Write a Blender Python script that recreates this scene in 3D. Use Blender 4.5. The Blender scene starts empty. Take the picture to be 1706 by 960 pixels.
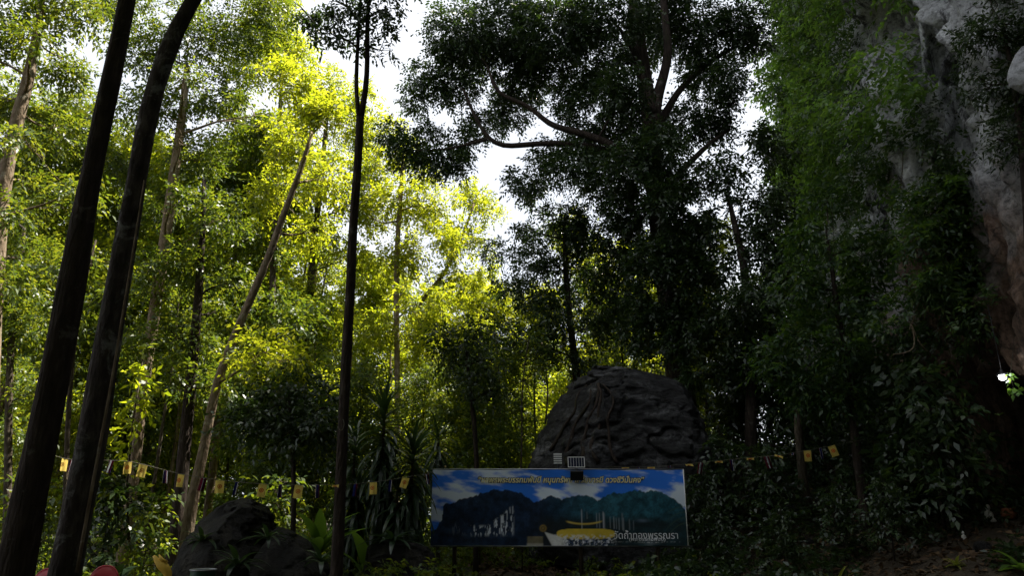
import bpy, math, random
import numpy as np
from mathutils import Vector, Matrix

R = math.radians
scene = bpy.context.scene
COL = scene.collection

# ------------------------------------------------------------------ camera
PITCH = R(17.0); FPX = 1241.0; CAM = Vector((0, 0, 1.6))
cd = bpy.data.cameras.new('camera'); cam = bpy.data.objects.new('camera', cd); COL.objects.link(cam)
cam.location = CAM; cam.rotation_euler = (R(90) + PITCH, 0, 0)
cd.sensor_width = 36; cd.lens = FPX / 1706 * 36; cd.clip_end = 3000; cd.clip_start = 0.05
scene.camera = cam

# ------------------------------------------------------------------ sky and sun
SUN_EL, SUN_AZ = R(65), R(62)            # azimuth clockwise from +Y (straight ahead)
world = bpy.data.worlds.new('World'); scene.world = world; world.use_nodes = True
nt = world.node_tree; nt.nodes.clear()
wo = nt.nodes.new('ShaderNodeOutputWorld'); bg = nt.nodes.new('ShaderNodeBackground')
sky = nt.nodes.new('ShaderNodeTexSky'); sky.sky_type = 'NISHITA'; sky.sun_disc = False
sky.sun_elevation = SUN_EL; sky.sun_rotation = SUN_AZ; sky.dust_density = 2.5; sky.air_density = 1.0
tc = nt.nodes.new('ShaderNodeTexCoord'); cn = nt.nodes.new('ShaderNodeTexNoise')
cn.inputs['Scale'].default_value = 2.2; cn.inputs['Detail'].default_value = 6
cr = nt.nodes.new('ShaderNodeMapRange'); cr.inputs[1].default_value = 0.3; cr.inputs[2].default_value = 0.62
cr.inputs[3].default_value = 0.55; cr.inputs[4].default_value = 0.95
mx = nt.nodes.new('ShaderNodeMix'); mx.data_type = 'RGBA'; mx.inputs[7].default_value = (8.2, 8.5, 9.1, 1)
nt.links.new(tc.outputs['Generated'], cn.inputs['Vector']); nt.links.new(cn.outputs['Fac'], cr.inputs[0])
nt.links.new(cr.outputs[0], mx.inputs[0]); nt.links.new(sky.outputs[0], mx.inputs[6])
nt.links.new(mx.outputs[2], bg.inputs['Color']); bg.inputs['Strength'].default_value = 0.05
nt.links.new(bg.outputs[0], wo.inputs['Surface'])

sl = bpy.data.lights.new('sun', 'SUN'); sl.energy = 5.0; sl.angle = R(0.5); sl.color = (1.0, 0.93, 0.80)
so = bpy.data.objects.new('sun', sl); COL.objects.link(so)
SUNV = Vector((math.sin(SUN_AZ) * math.cos(SUN_EL), math.cos(SUN_AZ) * math.cos(SUN_EL), math.sin(SUN_EL)))
so.rotation_euler = (-SUNV).to_track_quat('-Z', 'Y').to_euler(); so.location = SUNV * 60

vs = scene.view_settings
vs.view_transform = 'Standard'; vs.look = 'None'; vs.gamma = 1.0; vs.exposure = 1.6; vs.use_curve_mapping = False
scene.render.engine = 'CYCLES'
cy = scene.cycles
cy.max_bounces = 5; cy.diffuse_bounces = 3; cy.glossy_bounces = 2; cy.transmission_bounces = 3
cy.transparent_max_bounces = 4; cy.caustics_reflective = False; cy.caustics_refractive = False
cy.sample_clamp_indirect = 6.0

# ------------------------------------------------------------------ helpers
sp_, cp_ = math.sin(PITCH), math.cos(PITCH)
def ray(px, py):
    a = (px - 853) / FPX; b = (480 - py) / FPX
    return Vector((a, cp_ - b * sp_, sp_ + b * cp_))
def at(px, py, Y):
    d = ray(px, py); return CAM + d * (Y / d.y)
def mpp(px, py, Y):                       # metres per photo pixel there
    return (Y / ray(px, py).y) / FPX
def proj(p):
    q = p - np.array(CAM)
    dep = q[..., 1] * cp_ + q[..., 2] * sp_
    upc = -q[..., 1] * sp_ + q[..., 2] * cp_
    dep = np.maximum(dep, 0.01)
    return 853 + FPX * q[..., 0] / dep, 480 - FPX * upc / dep

def smooth(a, b, x):
    t = np.clip((np.asarray(x, float) - a) / (b - a), 0, 1); return t * t * (3 - 2 * t)
def _hash(i, j, k, seed):
    h = (i * 374761393 + j * 668265263 + k * 2147483647 + seed * 1274126177) & 0xffffffff
    h = ((h ^ (h >> 13)) * 1274126177) & 0xffffffff
    h = ((h ^ (h >> 16)) * 2246822519) & 0xffffffff
    return ((h ^ (h >> 15)) & 0xffff) / 65535.0
def vnoise(p, seed=0):
    p = np.asarray(p, float); i = np.floor(p).astype(np.int64); f = p - i; f = f * f * (3 - 2 * f)
    out = 0
    for a in (0, 1):
        for b in (0, 1):
            for c in (0, 1):
                w = (f[..., 0] if a else 1 - f[..., 0]) * (f[..., 1] if b else 1 - f[..., 1]) * (f[..., 2] if c else 1 - f[..., 2])
                out = out + w * _hash(i[..., 0] + a, i[..., 1] + b, i[..., 2] + c, seed)
    return out
def fbm(p, octv=4, seed=0):
    p = np.asarray(p, float); s = 0; a = 0.5; n = 0
    for o in range(octv):
        s = s + a * vnoise(p * 2 ** o, seed + o * 7); n += a; a *= 0.5
    return s / n
def unit(v):
    return v / np.maximum(np.linalg.norm(v, axis=-1, keepdims=True), 1e-9)

def mesh_np(name, V, Fq, mats=(), smooth_sh=False, matidx=None):
    """V (n,3), Fq (m,4) or (m,3)"""
    V = np.asarray(V, np.float32).reshape(-1, 3); Fq = np.asarray(Fq, np.int32)
    m = bpy.data.meshes.new(name); k = Fq.shape[1]
    m.vertices.add(len(V)); m.vertices.foreach_set('co', V.ravel())
    m.loops.add(Fq.size); m.loops.foreach_set('vertex_index', Fq.ravel())
    m.polygons.add(len(Fq)); m.polygons.foreach_set('loop_start', np.arange(0, Fq.size, k, dtype=np.int32))
    if smooth_sh: m.polygons.foreach_set('use_smooth', np.ones(len(Fq), bool))
    if matidx is not None: m.polygons.foreach_set('material_index', np.asarray(matidx, np.int32))
    for a in mats: m.materials.append(a)
    m.update(calc_edges=True); m.validate(); return m
def leaf_mesh(name, Q, mat):
    Q = Q.reshape(-1, 4, 3); n = len(Q)
    return mesh_np(name, Q.reshape(-1, 3), np.arange(4 * n).reshape(n, 4), [mat])

class MB:
    """collects boxes, tubes, rings into one mesh"""
    def __init__(s): s.v = []; s.f = []
    def add(s, V, F):
        o = len(s.v); s.v += [tuple(map(float, p)) for p in V]; s.f += [tuple(int(i) + o for i in q) for q in F]; return s
    def box(s, c, d, rz=0.0, rx=0.0):
        M = Matrix.Rotation(rz, 3, 'Z') @ Matrix.Rotation(rx, 3, 'X'); c = Vector(c); b = min(d) * 0.12
        V = []
        for z, ins in ((-1, b), (-1, 0), (1, 0), (1, b)):
            for x, y in ((-1, -1), (1, -1), (1, 1), (-1, 1)):
                zz = z * (d[2] / 2 - (b if ins == 0 else 0))
                V.append(c + M @ Vector((x * (d[0] / 2 - ins), y * (d[1] / 2 - ins), zz)))
        F = [(3, 2, 1, 0), (12, 13, 14, 15)]
        for k in range(3):
            for i in range(4):
                j = (i + 1) % 4; F.append((k * 4 + i, k * 4 + j, k * 4 + 4 + j, k * 4 + 4 + i))
        return s.add(V, F)
    def tube(s, pts, rad, seg=8, bump=0.0, seed=1, cap=True):
        P = np.array([list(p) for p in pts], float); n = len(P)
        rad = np.full(n, rad) if np.isscalar(rad) else np.array(rad, float)
        T = unit(np.gradient(P, axis=0)); ref = np.array([0.13, 0.97, 0.2])
        if abs(T[0] @ ref) > 0.9: ref = np.array([1.0, 0.1, 0])
        V = []
        a = np.linspace(0, 2 * math.pi, seg, endpoint=False)
        for i in range(n):
            u = np.cross(ref, T[i]); u /= np.linalg.norm(u); w = np.cross(T[i], u); ref = np.cross(T[i], u) * 1.0
            ring = P[i] + (np.cos(a)[:, None] * u + np.sin(a)[:, None] * w) * rad[i]
            if bump:
                nz = fbm(np.c_[np.cos(a) * 1.6 + seed, np.sin(a) * 1.6, np.full(seg, i * 0.55)], 3, seed) - 0.5
                ring = P[i] + (ring - P[i]) * (1 + bump * 2 * nz)[:, None]
            V += list(ring)
        F = [(i * seg + j, i * seg + (j + 1) % seg, (i + 1) * seg + (j + 1) % seg, (i + 1) * seg + j) for i in range(n - 1) for j in range(seg)]
        if cap:
            V.append(P[-1]); V.append(P[0]); e = n * seg
            F += [((n - 1) * seg + j, (n - 1) * seg + (j + 1) % seg, e) for j in range(seg)]
            F += [((j + 1) % seg, j, e + 1) for j in range(seg)]
        return s.add(V, F)
    def lathe(s, prof, c=(0, 0, 0), seg=16, sx=1, sy=1):
        V = []; c = Vector(c)
        for r, z in prof:
            for j in range(seg):
                t = 2 * math.pi * j / seg; V.append(c + Vector((r * sx * math.cos(t), r * sy * math.sin(t), z)))
        n = len(prof)
        F = [(i * seg + j, i * seg + (j + 1) % seg, (i + 1) * seg + (j + 1) % seg, (i + 1) * seg + j) for i in range(n - 1) for j in range(seg)]
        F += [tuple(range(seg - 1, -1, -1)), tuple((n - 1) * seg + j for j in range(seg))]
        return s.add(V, F)
    def build(s, name, mat, parent=None, smooth_sh=True, off=None):
        m = bpy.data.meshes.new(name)
        v = s.v if off is None else [(p[0] - off[0], p[1] - off[1], p[2] - off[2]) for p in s.v]
        m.from_pydata(v, [], s.f); m.materials.append(mat)
        if smooth_sh:
            m.polygons.foreach_set('use_smooth', [True] * len(m.polygons))
        m.update()
        return link(name, m, parent)
def link(name, mesh, parent=None, loc=None):
    o = bpy.data.objects.new(name, mesh); COL.objects.link(o)
    if parent: o.parent = parent
    if loc is not None: o.location = loc
    return o
def tag(o, label=None, cat=None, group=None, kind=None):
    if label: o['label'] = label
    if cat: o['category'] = cat
    if group: o['group'] = group
    if kind: o['kind'] = kind
    return o
def thing(name, label, cat, loc=(0, 0, 0), rz=0.0, group=None):
    o = bpy.data.objects.new(name, None); COL.objects.link(o); o.location = loc; o.rotation_euler = (0, 0, rz)
    o.empty_display_size = 0.2
    return tag(o, label, cat, group)
def copy_tree(root, loc, rz, s, label, group=None, name=None):
    kids = [c for c in ALLKIDS[root.name]]
    r = root.copy(); COL.objects.link(r); r.location = loc; r.rotation_euler = (0, 0, rz); r.scale = s
    r['label'] = label
    if group: r['group'] = group
    mp = {}
    for ch in kids:
        c = ch.copy(); COL.objects.link(c); c.parent = mp.get(ch.parent.name, r); mp[ch.name] = c
    return r
ALLKIDS = {}
def remember(root): ALLKIDS[root.name] = list(root.children_recursive)

# ------------------------------------------------------------------ materials
def new_mat(name):
    m = bpy.data.materials.new(name); m.use_nodes = True; t = m.node_tree; t.nodes.clear()
    o = t.nodes.new('ShaderNodeOutputMaterial'); return m, t, o
def nd(t, typ, **kw):
    n = t.nodes.new(typ)
    for k, v in kw.items(): setattr(n, k, v)
    return n
def ramp(t, stops, src):
    r = nd(t, 'ShaderNodeValToRGB'); e = r.color_ramp.elements
    while len(e) < len(stops): e.new(0.5)
    for q, (p, c) in zip(e, stops): q.position = p; q.color = (*c, 1)
    t.links.new(src, r.inputs[0]); return r.outputs[0]
def leaf_mat(name, cols, tcols, trans=0.42, rough=0.42, spec=0.45):
    m, t, o = new_mat(name)
    g = nd(t, 'ShaderNodeNewGeometry'); oi = nd(t, 'ShaderNodeObjectInfo')
    ad = nd(t, 'ShaderNodeMath', operation='MULTIPLY_ADD'); ad.inputs[1].default_value = 0.8
    sc = nd(t, 'ShaderNodeMath', operation='MULTIPLY'); sc.inputs[1].default_value = 0.2
    t.links.new(oi.outputs['Random'], sc.inputs[0]); t.links.new(g.outputs['Random Per Island'], ad.inputs[0]); t.links.new(sc.outputs[0], ad.inputs[2])
    n = len(cols)
    c1 = ramp(t, [(i / (n - 1), c) for i, c in enumerate(cols)], ad.outputs[0])
    c2 = ramp(t, [(i / (n - 1), c) for i, c in enumerate(tcols)], ad.outputs[0])
    p = nd(t, 'ShaderNodeBsdfPrincipled'); p.inputs['Roughness'].default_value = rough; p.inputs['Specular IOR Level'].default_value = spec
    tr = nd(t, 'ShaderNodeBsdfTranslucent'); mix = nd(t, 'ShaderNodeMixShader'); mix.inputs[0].default_value = trans
    t.links.new(c1, p.inputs['Base Color']); t.links.new(c2, tr.inputs['Color'])
    t.links.new(p.outputs[0], mix.inputs[1]); t.links.new(tr.outputs[0], mix.inputs[2]); t.links.new(mix.outputs[0], o.inputs['Surface'])
    return m
def noise_mat(name, stops, scale=4.0, detail=8, rough=0.85, bump=0.4, stretch=(1, 1, 1), spec=0.25, bscale=None, dist=0.0, coords='Object'):
    m, t, o = new_mat(name)
    tcx = nd(t, 'ShaderNodeTexCoord'); mp = nd(t, 'ShaderNodeMapping'); mp.inputs['Scale'].default_value = stretch
    t.links.new(tcx.outputs[coords], mp.inputs[0])
    n = nd(t, 'ShaderNodeTexNoise'); n.inputs['Scale'].default_value = scale; n.inputs['Detail'].default_value = detail
    n.inputs['Roughness'].default_value = 0.62; n.inputs['Distortion'].default_value = dist
    t.links.new(mp.outputs[0], n.inputs['Vector'])
    p = nd(t, 'ShaderNodeBsdfPrincipled'); p.inputs['Roughness'].default_value = rough; p.inputs['Specular IOR Level'].default_value = spec
    t.links.new(ramp(t, stops, n.outputs['Fac']), p.inputs['Base Color'])
    if bump:
        n2 = nd(t, 'ShaderNodeTexNoise'); n2.inputs['Scale'].default_value = bscale or scale * 3; n2.inputs['Detail'].default_value = 8
        t.links.new(mp.outputs[0], n2.inputs['Vector'])
        b = nd(t, 'ShaderNodeBump'); b.inputs['Strength'].default_value = bump; b.inputs['Distance'].default_value = 0.06
        t.links.new(n2.outputs['Fac'], b.inputs['Height']); t.links.new(b.outputs[0], p.inputs['Normal'])
    t.links.new(p.outputs[0], o.inputs['Surface']); return m
def plain(name, col, rough=0.5, spec=0.4, var=0.12, metal=0.0):
    a = tuple(c * (1 - var) for c in col); b = tuple(min(1, c * (1 + var)) for c in col)
    m = noise_mat(name, [(0.3, a), (0.7, b)], scale=6, rough=rough, bump=0.05, spec=spec)
    m.node_tree.nodes['Principled BSDF'].inputs['Metallic'].default_value = metal
    return m

M = {}
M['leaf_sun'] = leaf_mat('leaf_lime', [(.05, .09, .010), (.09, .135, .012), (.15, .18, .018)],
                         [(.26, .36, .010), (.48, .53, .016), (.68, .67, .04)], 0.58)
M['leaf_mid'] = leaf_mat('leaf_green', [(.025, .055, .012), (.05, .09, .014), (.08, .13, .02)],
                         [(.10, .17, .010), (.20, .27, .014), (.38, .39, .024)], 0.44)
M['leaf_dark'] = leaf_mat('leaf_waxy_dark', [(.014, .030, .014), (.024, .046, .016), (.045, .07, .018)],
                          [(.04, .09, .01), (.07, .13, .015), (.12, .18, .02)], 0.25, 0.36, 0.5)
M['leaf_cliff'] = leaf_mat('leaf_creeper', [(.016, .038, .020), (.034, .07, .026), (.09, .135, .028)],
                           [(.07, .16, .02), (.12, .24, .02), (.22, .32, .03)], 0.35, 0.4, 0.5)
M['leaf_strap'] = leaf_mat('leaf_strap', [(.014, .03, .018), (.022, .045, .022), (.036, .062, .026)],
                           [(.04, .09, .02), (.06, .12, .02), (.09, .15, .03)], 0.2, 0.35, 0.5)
M['leaf_broad'] = leaf_mat('leaf_broad', [(.05, .11, .02), (.07, .14, .025), (.10, .18, .03)],
                           [(.16, .32, .03), (.22, .38, .04), (.30, .45, .05)], 0.45, 0.4, 0.4)
M['leaf_gold'] = leaf_mat('leaf_yellowish', [(.10, .13, .02), (.16, .18, .03), (.22, .22, .04)],
                          [(.2, .26, .03), (.3, .34, .04), (.4, .4, .05)], 0.4, 0.45, 0.35)
M['litter'] = leaf_mat('dead_leaf', [(.05, .03, .018), (.10, .06, .03), (.17, .11, .06)],
                       [(.05, .03, .01), (.08, .05, .02), (.12, .08, .03)], 0.15, 0.7, 0.2)
def bark_mat(name, stops, lichen, moss, stretch=(2.6, 2.6, .6), bscale=9, amount=.58):
    m = noise_mat(name, stops, 4.5, rough=.92, bump=1.0, stretch=stretch, bscale=bscale, spec=.15)
    t = m.node_tree; p = t.nodes['Principled BSDF']; src = p.inputs['Base Color'].links[0].from_socket
    tcx = nd(t, 'ShaderNodeTexCoord')
    for colr, scl, lo in ((lichen, 2.3, amount), (moss, .9, amount - .02)):
        n = nd(t, 'ShaderNodeTexNoise'); n.inputs['Scale'].default_value = scl; n.inputs['Detail'].default_value = 9; n.inputs['Roughness'].default_value = .7; n.inputs['Distortion'].default_value = .5
        t.links.new(tcx.outputs['Object'], n.inputs['Vector'])
        mr = nd(t, 'ShaderNodeMapRange'); mr.inputs[1].default_value = lo; mr.inputs[2].default_value = lo + .09; mr.inputs[4].default_value = .75
        t.links.new(n.outputs['Fac'], mr.inputs[0])
        mxn = nd(t, 'ShaderNodeMix', data_type='RGBA'); mxn.inputs[7].default_value = (*colr, 1)
        t.links.new(mr.outputs[0], mxn.inputs[0]); t.links.new(src, mxn.inputs[6]); src = mxn.outputs[2]
    t.links.new(src, p.inputs['Base Color']); return m
M['bark_dark'] = bark_mat('bark_dark', [(.25, (.014, .011, .009)), (.55, (.042, .031, .025)), (.8, (.095, .075, .062))], (.13, .12, .105), (.03, .033, .015), (3, 3, .55))
M['bark_mottled'] = bark_mat('bark_mottled', [(.3, (.016, .013, .011)), (.5, (.048, .039, .033)), (.75, (.11, .095, .082))], (.24, .24, .225), (.035, .036, .028), (2.6, 2.6, .7), amount=.54)
M['bark_pale'] = bark_mat('bark_pale', [(.25, (.10, .07, .045)), (.5, (.22, .165, .115)), (.75, (.36, .30, .23))], (.40, .38, .33), (.07, .07, .035), (2.2, 2.2, .8), 8)
M['bark_mid'] = bark_mat('bark_mid', [(.25, (.03, .023, .016)), (.5, (.07, .056, .04)), (.75, (.14, .115, .085))], (.20, .19, .16), (.03, .035, .015), (2.4, 2.4, .7))
M['soil'] = noise_mat('soil', [(.25, (.018, .014, .009)), (.5, (.04, .03, .019)), (.75, (.075, .058, .036))], 1.6, rough=.95, bump=1.0, bscale=14)
M['white_paint'] = plain('white_paint', (.72, .72, .70), .45)
M['black_plastic'] = plain('black_plastic', (.012, .012, .013), .4)
M['steel'] = plain('galvanised_steel', (.30, .31, .32), .4, metal=.7)
M['wood_post'] = noise_mat('wood_post', [(.3, (.03, .022, .015)), (.7, (.09, .065, .045))], 5, stretch=(4, 4, .6), bump=.5)
M['red_plastic'] = plain('red_plastic', (.46, .035, .055), .4, .5, .08)
M['green_plastic'] = plain('green_plastic', (.012, .06, .04), .4, .5)
M['yellow_paint'] = plain('yellow_paint', (.62, .40, .05), .6, .4, .2)
M['flag_yellow'] = plain('flag_yellow', (.88, .68, .17), .8, .1, .06)
M['flag_red'] = plain('flag_red', (.11, .014, .03), .8, .1)
M['flag_white'] = plain('flag_white', (.72, .72, .74), .8, .1, .04)
M['flag_blue'] = plain('flag_blue', (.03, .035, .16), .8, .1)
M['emblem_red'] = plain('emblem_red', (.55, .09, .02), .8, .1)
M['flag_orange'] = plain('flag_orange', (.62, .16, .03), .8, .1)
for k in ('flag_yellow', 'flag_red', 'flag_white', 'flag_blue'):
    t = M[k].node_tree; p = t.nodes['Principled BSDF']; o = t.nodes['Material Output']
    tr = nd(t, 'ShaderNodeBsdfTranslucent'); mi = nd(t, 'ShaderNodeMixShader'); mi.inputs[0].default_value = .62
    t.links.new(p.inputs['Base Color'].links[0].from_socket, tr.inputs['Color'])
    t.links.new(p.outputs[0], mi.inputs[1]); t.links.new(tr.outputs[0], mi.inputs[2]); t.links.new(mi.outputs[0], o.inputs['Surface'])
M['cord'] = plain('cord', (.14, .13, .10), .8, .1)
M['stone_white'] = plain('stone_white', (.62, .60, .56), .7, .3, .15)
M['terracotta'] = plain('terracotta', (.30, .11, .06), .8, .2, .2)
M['gold_letter'] = plain('gold_letter', (.85, .80, .48), .6, .2, .05)
M['ink'] = plain('ink', (.006, .010, .03), .6, .2, .05)
M['white_letter'] = plain('white_letter', (.78, .80, .82), .6, .2, .03)

def rock_detail(t, p, vec, fine=6.0, crack=1.2):
    src = p.inputs['Base Color'].links[0].from_socket
    nf = nd(t, 'ShaderNodeTexNoise'); nf.inputs['Scale'].default_value = fine; nf.inputs['Detail'].default_value = 10; nf.inputs['Roughness'].default_value = .75
    t.links.new(vec, nf.inputs['Vector'])
    f = ramp(t, [(.36, (.22, .22, .22)), (.5, (.75, .75, .75)), (.62, (1.0, 1.0, 1.0))], nf.outputs['Fac'])
    nw = nd(t, 'ShaderNodeTexNoise'); nw.inputs['Scale'].default_value = 1.4; nw.inputs['Detail'].default_value = 6; t.links.new(vec, nw.inputs['Vector'])
    ad = nd(t, 'ShaderNodeVectorMath', operation='MULTIPLY_ADD'); ad.inputs[1].default_value = (1.3, 1.3, 1.3)
    t.links.new(nw.outputs['Color'], ad.inputs[0]); t.links.new(vec, ad.inputs[2])
    vo = nd(t, 'ShaderNodeTexVoronoi', feature='DISTANCE_TO_EDGE'); vo.inputs['Scale'].default_value = crack; t.links.new(ad.outputs[0], vo.inputs['Vector'])
    c = ramp(t, [(.0, (.10, .10, .10)), (.012, (.5, .5, .5)), (.03, (1, 1, 1))], vo.outputs['Distance'])
    m1 = nd(t, 'ShaderNodeMix', data_type='RGBA', blend_type='MULTIPLY'); m1.inputs[0].default_value = 1
    t.links.new(src, m1.inputs[6]); t.links.new(f, m1.inputs[7])
    m2 = nd(t, 'ShaderNodeMix', data_type='RGBA', blend_type='MULTIPLY')
    cmk = nd(t, 'ShaderNodeMapRange'); cmk.inputs[1].default_value = .46; cmk.inputs[2].default_value = .58; cmk.inputs[4].default_value = .85; t.links.new(nw.outputs['Fac'], cmk.inputs[0]); t.links.new(cmk.outputs[0], m2.inputs[0])
    t.links.new(m1.outputs[2], m2.inputs[6]); t.links.new(c, m2.inputs[7]); t.links.new(m2.outputs[2], p.inputs['Base Color'])
    b2 = nd(t, 'ShaderNodeBump'); b2.inputs['Strength'].default_value = .9; b2.inputs['Distance'].default_value = .14
    t.links.new(nf.outputs['Fac'], b2.inputs['Height']); t.links.new(p.inputs['Normal'].links[0].from_socket, b2.inputs['Normal'])
    t.links.new(b2.outputs[0], p.inputs['Normal'])
def rock_mat(name, stops, streak=1.0):
    m, t, o = new_mat(name)
    tcx = nd(t, 'ShaderNodeTexCoord')
    n = nd(t, 'ShaderNodeTexNoise'); n.inputs['Scale'].default_value = 0.9; n.inputs['Detail'].default_value = 12; n.inputs['Roughness'].default_value = .68; n.inputs['Distortion'].default_value = .6
    mp = nd(t, 'ShaderNodeMapping'); mp.inputs['Scale'].default_value = (1.2, 1.2, .35 if streak > 0 else 3.0)
    t.links.new(tcx.outputs['Object'], mp.inputs[0]); t.links.new(mp.outputs[0], n.inputs['Vector'])
    p = nd(t, 'ShaderNodeBsdfPrincipled'); p.inputs['Roughness'].default_value = .8; p.inputs['Specular IOR Level'].default_value = .35
    t.links.new(ramp(t, stops, n.outputs['Fac']), p.inputs['Base Color'])
    n2 = nd(t, 'ShaderNodeTexNoise'); n2.inputs['Scale'].default_value = 3.5; n2.inputs['Detail'].default_value = 12; n2.inputs['Roughness'].default_value = .7
    t.links.new(mp.outputs[0], n2.inputs['Vector'])
    b = nd(t, 'ShaderNodeBump'); b.inputs['Strength'].default_value = 1.0; b.inputs['Distance'].default_value = .12
    t.links.new(n2.outputs['Fac'], b.inputs['Height']); t.links.new(b.outputs[0], p.inputs['Normal'])
    rock_detail(t, p, tcx.outputs['Object'], 7.0, .8)
    t.links.new(p.outputs[0], o.inputs['Surface']); return m
M['boulder'] = rock_mat('boulder_rock', [(.34, (.012, .012, .012)), (.48, (.025, .024, .024)), (.58, (.075, .075, .077)), (.70, (.26, .26, .265))], -1)
M['brown_rock'] = rock_mat('brown_rock', [(.34, (.007, .006, .005)), (.5, (.024, .021, .017)), (.72, (.11, .095, .075))], 1)
def cliff_mat():
    m, t, o = new_mat('limestone')
    tcx = nd(t, 'ShaderNodeTexCoord'); mp = nd(t, 'ShaderNodeMapping'); mp.inputs['Scale'].default_value = (1, 1, .4)
    t.links.new(tcx.outputs['Object'], mp.inputs[0])
    n = nd(t, 'ShaderNodeTexNoise'); n.inputs['Scale'].default_value = 1.1; n.inputs['Detail'].default_value = 12; n.inputs['Roughness'].default_value = .74; n.inputs['Distortion'].default_value = .8
    t.links.new(mp.outputs[0], n.inputs['Vector'])
    grey = ramp(t, [(.37, (.06, .06, .062)), (.42, (.3, .3, .31)), (.455, (.80, .81, .84)), (.58, (.93, .94, .96))], n.outputs['Fac'])
    tan_ = ramp(t, [(.36, (.03, .022, .017)), (.45, (.11, .07, .045)), (.54, (.27, .17, .12)), (.66, (.42, .33, .28))], n.outputs['Fac'])
    sx = nd(t, 'ShaderNodeSeparateXYZ'); t.links.new(tcx.outputs['Object'], sx.inputs[0])
    n3 = nd(t, 'ShaderNodeTexNoise'); n3.inputs['Scale'].default_value = .45; n3.inputs['Detail'].default_value = 6
    t.links.new(tcx.outputs['Object'], n3.inputs['Vector'])
    ma = nd(t, 'ShaderNodeMath', operation='MULTIPLY_ADD'); ma.inputs[1].default_value = 9.0
    t.links.new(n3.outputs['Fac'], ma.inputs[0]); t.links.new(sx.outputs['Z'], ma.inputs[2])
    mr = nd(t, 'ShaderNodeMapRange'); mr.inputs[1].default_value = 11.5; mr.inputs[2].default_value = 14.0
    t.links.new(ma.outputs[0], mr.inputs[0])
    mix = nd(t, 'ShaderNodeMix', data_type='RGBA'); t.links.new(mr.outputs[0], mix.inputs[0]); t.links.new(tan_, mix.inputs[6]); t.links.new(grey, mix.inputs[7])
    p = nd(t, 'ShaderNodeBsdfPrincipled'); p.inputs['Roughness'].default_value = .8; p.inputs['Specular IOR Level'].default_value = .3
    t.links.new(mix.outputs[2], p.inputs['Base Color'])
    n2 = nd(t, 'ShaderNodeTexNoise'); n2.inputs['Scale'].default_value = 2.2; n2.inputs['Detail'].default_value = 12; n2.inputs['Roughness'].default_value = .7
    t.links.new(mp.outputs[0], n2.inputs['Vector'])
    b = nd(t, 'ShaderNodeBump'); b.inputs['Strength'].default_value = 1.0; b.inputs['Distance'].default_value = .2
    t.links.new(n2.outputs['Fac'], b.inputs['Height']); t.links.new(b.outputs[0], p.inputs['Normal'])
    rock_detail(t, p, tcx.outputs['Object'], 6.5, .6)
    t.links.new(p.outputs[0], o.inputs['Surface']); return m
M['limestone'] = cliff_mat()

# ------------------------------------------------------------------ ground
def ground_h(x, y):
    x = np.asarray(x, float); y = np.asarray(y, float)
    u = 0.75 * (x - 5) + 0.45 * (y - 17)
    h = np.clip(u, 0, 9) * 0.37 * smooth(1.5, 6, x) * smooth(7, 15, y) * (1 - 0.5 * smooth(40, 90, y))
    h = h + 0.55 * smooth(17, 25, y) * smooth(-9, -1, x)
    p = np.stack([x * .35, y * .35, np.zeros_like(x)], -1)
    return h + (fbm(p, 4, 3) - .5) * .5 * smooth(9, 16, np.hypot(x, y))
def axis(n, near, far):
    t = np.linspace(-1, 1, n); return np.sign(t) * (near * np.abs(t) + (far - near) * np.abs(t) ** 5)
gx, gy = np.meshgrid(axis(181, 40, 600), 15 + axis(181, 40, 600), indexing='ij')
gz = ground_h(gx, gy)
idx = np.arange(181 * 181).reshape(181, 181)
gf = np.stack([idx[:-1, :-1], idx[1:, :-1], idx[1:, 1:], idx[:-1, 1:]], -1).reshape(-1, 4)
tag(link('ground', mesh_np('ground', np.stack([gx, gy, gz], -1), gf, [M['soil']], True)), kind='structure')
def gh(x, y): return float(ground_h(np.array([x]), np.array([y]))[0])

# ------------------------------------------------------------------ limestone cliff
CP = np.array([(24, -40), (17.5, -14), (14.2, 0), (11.6, 9), (11.0, 14), (11.6, 16.6), (10.6, 17.7), (12.6, 21.5), (14.3, 28), (16.3, 36), (19.5, 43), (26, 52), (46, 64)], float)
def path_pts(s):
    k = np.arange(len(CP)); return np.stack([np.interp(s, k, CP[:, 0]), np.interp(s, k, CP[:, 1])], -1)
CLIFF_H = 43.0
ns, nz = 330, 300
ss = np.concatenate([np.linspace(0, 4, 60, endpoint=False), np.linspace(4, 9.3, 210, endpoint=False), np.linspace(9.3, 12, 60)])
k7 = np.array([1, 2, 3, 4, 3, 2, 1.]) / 16
pp = path_pts(ss)
tg = unit(np.gradient(pp, axis=0)); nrm2 = np.stack([-tg[:, 1], tg[:, 0]], -1)     # outward, towards the clearing
for a in (0, 1):
    nrm2[:, a] = np.convolve(np.pad(nrm2[:, a], 12, mode='edge'), np.ones(25) / 25, 'valid')
nrm2 = unit(nrm2)
tz = np.linspace(0, 1, nz)
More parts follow.
